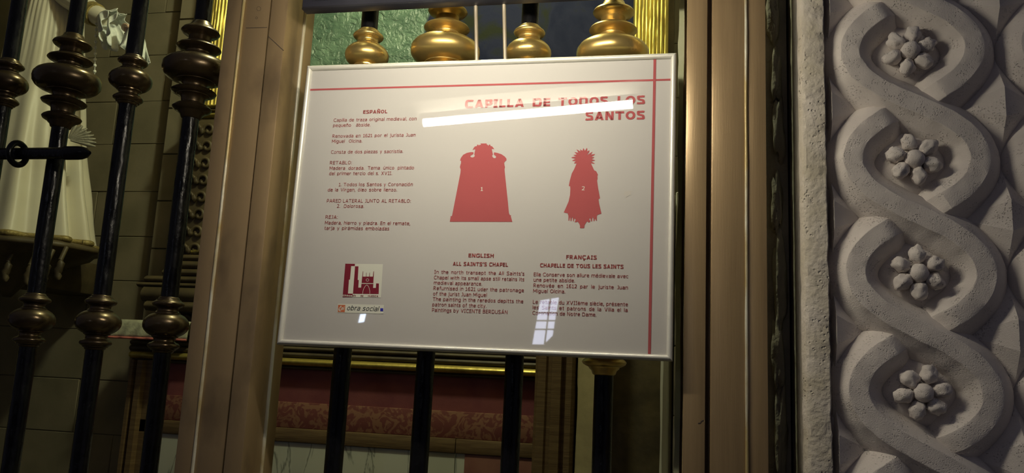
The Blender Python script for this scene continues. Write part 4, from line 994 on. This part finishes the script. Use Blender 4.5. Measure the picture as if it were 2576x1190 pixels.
# ------------------------------------------------------------------ chapel: statue in a white dress on a console
YST = 1.22
def sp(px, py, Y=YST): return P(px, py, Y)
base = sp(38, 612); zhem = base.z; zw = sp(70, 12).z
stat = empty('statue', (base.x, YST, zhem), 'religious statue in a white satin dress with lace cuff and gold hem', 'statue')
def dress():
    n, k = 160, 46; V, Fc = [], []
    zt = zw + 0.02; rh, rw = 0.285, 0.125
    for i in range(k + 1):
        t_ = i / k; z = zhem + (zt - zhem) * t_
        r0 = rh * (1 - t_) ** 0.9 * 0.55 + rw * t_ + rh * 0.45 * (1 - t_) ** 2.6 + 0.02 * math.sin(math.pi * t_)
        for j in range(n):
            a = 2 * math.pi * j / n
            fold = 0.020 * (0.35 + 0.9 * (1 - t_)) * (math.sin(9 * a + 1.3 * math.sin(2 * a) + 0.6 * t_) + 0.45 * math.sin(17 * a + 2 * t_ + 1))
            cr = 0.006 * noise.noise(Vector((math.cos(a) * 3, math.sin(a) * 3, z * 6)))
            gath = 0.005 * math.sin(46 * a) * max(0, t_ - 0.55) * 2
            r_ = r0 + fold * min(1, 1.2 - t_) + cr + gath
            V.append(Vector((base.x + r_ * math.cos(a), YST + r_ * 0.72 * math.sin(a), z)))
    for i in range(k):
        for j in range(n):
            q_ = (j + 1) % n; Fc.append((i * n + j, i * n + q_, (i + 1) * n + q_, (i + 1) * n + j))
    Fc += [tuple(range(n - 1, -1, -1)), tuple(k * n + j for j in range(n))]
    o = mesh('skirt', rel(stat, *V), Fc, MT['dress'], stat, True)
    hem = [V[j] + Vector((0, 0, 0.006)) for j in range(n)] + [V[0] + Vector((0, 0, 0.006))]
    sweep('hem_braid', hem, 0.011, MT['trim'], stat, n=8, caps=False)
    wst = [V[k * n + j] for j in range(n)] + [V[k * n]]
    sweep('belt', wst, 0.014, MT['trim'], stat, n=8, caps=False)
dress()
def skinned(name, chain, edges, radii, m, parent, sub=2):
    me = bpy.data.meshes.new(name); me.from_pydata([tuple(Vector(p) - parent.location) for p in chain], edges, []); me.update()
    o = link(name, me, m, parent)
    bpy.context.view_layer.update()
    md = o.modifiers.new('skin', 'SKIN')
    sv = me.skin_vertices
    if not sv: me.skin_vertices  # layer is made with the modifier
    lay = me.skin_vertices[0].data
    for i, r_ in enumerate(radii): lay[i].radius = (r_, r_)
    lay[0].use_root = True
    s_ = o.modifiers.new('sub', 'SUBSURF'); s_.levels = sub; s_.render_levels = sub
    return o
sh = sp(38, -10) + Vector((0, 0, 0.30)); nk = Vector((base.x, YST, zw + 0.38)); hd = Vector((base.x, YST - 0.01, zw + 0.50))
wst = Vector((base.x, YST, zw - 0.01))
wrist = sp(318, 66, YST - 0.12)
elb = sp(150, -22, YST - 0.05)
shR = Vector((base.x + 0.125, YST, zw + 0.31)); shL = Vector((base.x - 0.125, YST, zw + 0.31)); elbL = Vector((base.x - 0.20, YST - 0.04, zw + 0.08)); wrL = Vector((base.x - 0.08, YST - 0.16, zw + 0.12))
cuff = sp(238, 36, YST - 0.09)
skinned('bodice', [wst, wst + Vector((0, 0, 0.14)), Vector((base.x, YST, zw + 0.29)), shR, elb, sp(205, 10, YST - 0.075), cuff, shL, elbL, wrL, nk],
        [(0, 1), (1, 2), (2, 3), (3, 4), (4, 5), (5, 6), (2, 7), (7, 8), (8, 9), (2, 10)], [0.115, 0.10, 0.10, 0.062, 0.056, 0.050, 0.042, 0.058, 0.045, 0.03, 0.04], MT['dress'], stat)
lump('head', hd - stat.location, (0.06, 0.072, 0.085), MT['skin'], stat, 1, 0.02)
lump('veil', hd + Vector((0, 0.03, 0.01)) - stat.location, (0.085, 0.085, 0.115), MT['veil'], stat, 2, 0.03)
for dx in (-0.022, 0.022): lump('eye', hd + Vector((dx, -0.078, 0.004)) - stat.location, (0.008, 0.005, 0.005), MT['veil'], stat, 3, 0)
lump('nose', hd + Vector((0, -0.083, -0.014)) - stat.location, (0.008, 0.012, 0.018), MT['skin'], stat, 3, 0)
# gold cuff band, white under-sleeve, ruffle and hand with handkerchief
ad = (wrist - cuff).normalized()
sweep('gold_cuff', [cuff - ad * 0.016, cuff + ad * 0.012], [0.046, 0.043], MT['trim'], stat, n=20)
sweep('under_sleeve', [cuff, cuff + ad * 0.03, cuff + ad * 0.06], [0.036, 0.036, 0.028], MT['dress'], stat, n=18)
def ruffle(c, d_, r0, r1, L, name, waves=9):
    a0 = d_.cross(Vector((0, 0, 1))).normalized(); b0 = a0.cross(d_).normalized(); n, k = 90, 10; V, Fc = [], []
    for i in range(k + 1):
        t_ = i / k
        for j in range(n):
            a = 2 * math.pi * j / n; r_ = r0 + (r1 - r0) * t_ + 0.007 * t_ * math.sin(waves * a + t_ * 1.5)
            p = c + d_ * (L * t_ + 0.010 * t_ * math.cos(waves * a * 1.0 + 1)) + a0 * r_ * math.cos(a) + b0 * r_ * math.sin(a)
            p.z -= 0.062 * t_ ** 1.4 * (0.5 + 0.5 * -math.sin(a))
            V.append(p)
    for i in range(k):
        for j in range(n):
            q_ = (j + 1) % n; Fc.append((i * n + j, i * n + q_, (i + 1) * n + q_, (i + 1) * n + j))
    o = mesh(name, rel(stat, *V), Fc, MT['lace'], stat, True); md = o.modifiers.new('s', 'SOLIDIFY'); md.thickness = 0.002
ruffle(sp(262, 46, YST - 0.10), ad, 0.026, 0.046, 0.055, 'lace_ruffle')
ruffle(sp(285, 54, YST - 0.11), ad, 0.022, 0.038, 0.035, 'lace_ruffle', 7)
hp = sp(320, 72, YST - 0.13); hx = Vector((0.9, -0.2, -0.35)).normalized()
hand_pts = [hp - hx * 0.03, hp, hp + hx * 0.03]; he = [(0, 1), (1, 2)]; hr = [0.014, 0.018, 0.017]
for f in range(4):
    o_ = Vector((0, -0.012 + 0.008 * f, 0.012 - 0.007 * f)); L = [0.021, 0.025, 0.023, 0.017][f]
    a = len(hand_pts); hand_pts += [hp + hx * 0.034 + o_, hp + hx * (0.034 + L) + o_ + Vector((0, 0, -0.006)), hp + hx * (0.034 + L * 1.6) + o_ + Vector((0, 0, -0.02))]
    he += [(2, a), (a, a + 1), (a + 1, a + 2)]; hr += [0.0066, 0.006, 0.0048]
a = len(hand_pts); hand_pts += [hp + hx * 0.012 + Vector((0, -0.016, 0.008)), hp + hx * 0.034 + Vector((0, -0.026, 0.004))]; he += [(1, a), (a, a + 1)]; hr += [0.0075, 0.006]
skinned('hand', hand_pts, he, hr, MT['skin'], stat)
def hanky():
    outl = [[(318, 72), (330, 66), (346, 76), (358, 84)], [(312, 92), (326, 96), (350, 100), (366, 108)], [(306, 108), (326, 122), (352, 122), (372, 134)], [(300, 116), (330, 136), (356, 144), (379, 158)], [(312, 124), (334, 146), (358, 162), (372, 163)]]
    k, n = len(outl), 4; S_ = 6; V, Fc = [], []
    def lerp(a, b, t): return (a[0] + (b[0] - a[0]) * t, a[1] + (b[1] - a[1]) * t)
    NI, NJ = (k - 1) * S_, (n - 1) * S_
    for i in range(NI + 1):
        r0, fi = min(i // S_, k - 2), 0; fi = i / S_ - r0
        for j in range(NJ + 1):
            c0 = min(j // S_, n - 2); fj = j / S_ - c0
            p = lerp(lerp(outl[r0][c0], outl[r0][c0 + 1], fj), lerp(outl[r0 + 1][c0], outl[r0 + 1][c0 + 1], fj), fi)
            dep = YST - 0.15 + 0.022 * math.sin(j * 1.05 + i * 0.25) * (0.3 + i / NI)
            V.append(P(p[0], p[1], dep))
    for i in range(NI):
        for j in range(NJ): Fc.append((i * (NJ + 1) + j, i * (NJ + 1) + j + 1, (i + 1) * (NJ + 1) + j + 1, (i + 1) * (NJ + 1) + j))
    c_ = empty('handkerchief', V[0], 'white lace handkerchief hanging from the statue\'s hand', 'handkerchief')
    o = mesh('lace_cloth', rel(c_, *V), Fc, MT['lace'], c_, True); md = o.modifiers.new('s', 'SOLIDIFY'); md.thickness = 0.002
hanky()
# string of pearls hanging beside the skirt
c_ = empty('pearl_string', sp(243, 138, YST - 0.10), 'short string of white pearls hanging from the lace cuff', 'beads')
prev = None
for k in range(11):
    p = sp(243 - 0.6 * k, 60 + k * 15, YST - 0.10)
    lump('pearl', p - c_.location, (0.0062, 0.0062, 0.0068), MT['pearl'], c_, k, 0.02, 2)
sweep('cord', [sp(243, 56, YST - 0.10), sp(237, 212, YST - 0.10)], 0.0015, MT['lace'], c_, n=6)
# fan-shaped embroidery on the skirt
ce = sp(170, 352, YST - 0.14)
for k in range(8):
    a = math.radians(-8 + k * 12); L = 0.075
    tip = Vector((math.cos(a) * L, 0, math.sin(a) * L * 0.9))
    pts = [ce + tip * t_ + Vector((0, 0.10 * (tip.x * t_) / 0.075 * 0.55, 0)) for t_ in (0.1, 0.4, 0.75, 1.0)]
    sweep('embroidery_ray', pts, [0.0025, 0.005, 0.0075, 0.003], MT['embro'], stat, n=8)
# console
cons = empty('wall_console', (base.x, YST + 0.1, zhem - 0.12), 'dark carved wall console carrying the statue in white', 'console')
def console():
    n = 96; V, Fc = [], []
    lay = [(0.0, 0.31), (-0.010, 0.325), (-0.022, 0.325), (-0.030, 0.30), (-0.045, 0.285), (-0.075, 0.20), (-0.12, 0.10), (-0.16, 0.05), (-0.20, 0.015)]
    for dz, r_ in lay:
        for j in range(n):
            a = 2 * math.pi * j / n; rr = r_ * (1 + 0.02 * math.sin(10 * a))
            V.append(Vector((base.x + rr * math.cos(a), min(YST + rr * 0.75 * math.sin(a), YW - 0.012), zhem - 0.004 + dz)))
    for i in range(len(lay) - 1):
        for j in range(n):
            q_ = (j + 1) % n; Fc.append((i * n + j, i * n + q_, (i + 1) * n + q_, (i + 1) * n + j))
    Fc += [tuple(range(n)), tuple((len(lay) - 1) * n + j for j in range(n))]
    fix(mesh('corbel', rel(cons, *V), Fc, MT['darkwood'], cons, True))
    box('wall_block', (base.x - 0.1, YST + 0.05, zhem - 0.16), (base.x + 0.1, YW - 0.01, zhem - 0.03), MT['darkwood'], cons, 0.01)
    for (x, y) in ((152, 655), (20, 660), (75, 668), (118, 662)):
        p = P(x, y, YST - 0.16)
        pts = [p + Vector((0.004 * math.sin(k * 1.3), 0, -0.0115 * k)) for k in range(7)]
        sweep('carved_drop', pts, [0.006, 0.013, 0.011, 0.014, 0.010, 0.012, 0.004], MT['darkwood'], cons, n=10)
        sweep('drop_stem', [p + Vector((0, 0.02, 0.05)), p], 0.008, MT['darkwood'], cons, n=8)
console()

# ------------------------------------------------------------------ nave windows behind the photographer (seen reflected in the sign)
YN = -6.99
def mir(px, py):
    r_ = ray(px, py).normalized(); p = onsign(px, py); d_ = r_ - 2 * r_.dot(SN) * SN; q_ = p + d_ * ((YN - p.y) / d_.y); return q_.x, q_.z
def nave_window(name, c, m, mull):
    pts = [mir(*p) for p in c]; x0 = min(p[0] for p in pts); x1 = max(p[0] for p in pts); z0 = min(p[1] for p in pts); z1 = max(p[1] for p in pts)
    wdw = tag(empty(name, ((x0 + x1) / 2, YN, z0)), kind='structure')
    V = [Vector((p[0], YN + 0.03, p[1])) for p in pts]
    cen = sum(V, Vector()) / len(V)
    n = len(V)
    V2 = V + [v + Vector((0, -0.025, 0)) for v in V]
    Fc = [tuple(range(n)), tuple(range(2 * n - 1, n - 1, -1))] + [(i, n + i, n + (i + 1) % n, (i + 1) % n) for i in range(n)]
    fix(mesh('pane_offscreen', rel(wdw, *V2), Fc, m, wdw))
    for k in range(n):
        sweep('window_frame', [V[k], V[(k + 1) % n]], 0.025, MT['nave'], wdw, n=6)
    for (a, b) in mull:
        A, B = mir(*a), mir(*b); sweep('glazing_bar', [Vector((A[0], YN + 0.04, A[1])), Vector((B[0], YN + 0.04, B[1]))], 0.009, MT['nave'], wdw, n=6)
nave_window('window_1_offscreen', [(1355, 752), (1414, 743), (1397, 848), (1372, 873), (1333, 873)], MT['daylight'], [((1387, 745), (1371, 872)), ((1350, 788), (1408, 788)), ((1345, 808), (1404, 808)), ((1340, 830), (1400, 830))])
nave_window('window_2_offscreen', [(904, 788), (930, 785), (922, 816), (897, 819)], MT['daybright'], [])
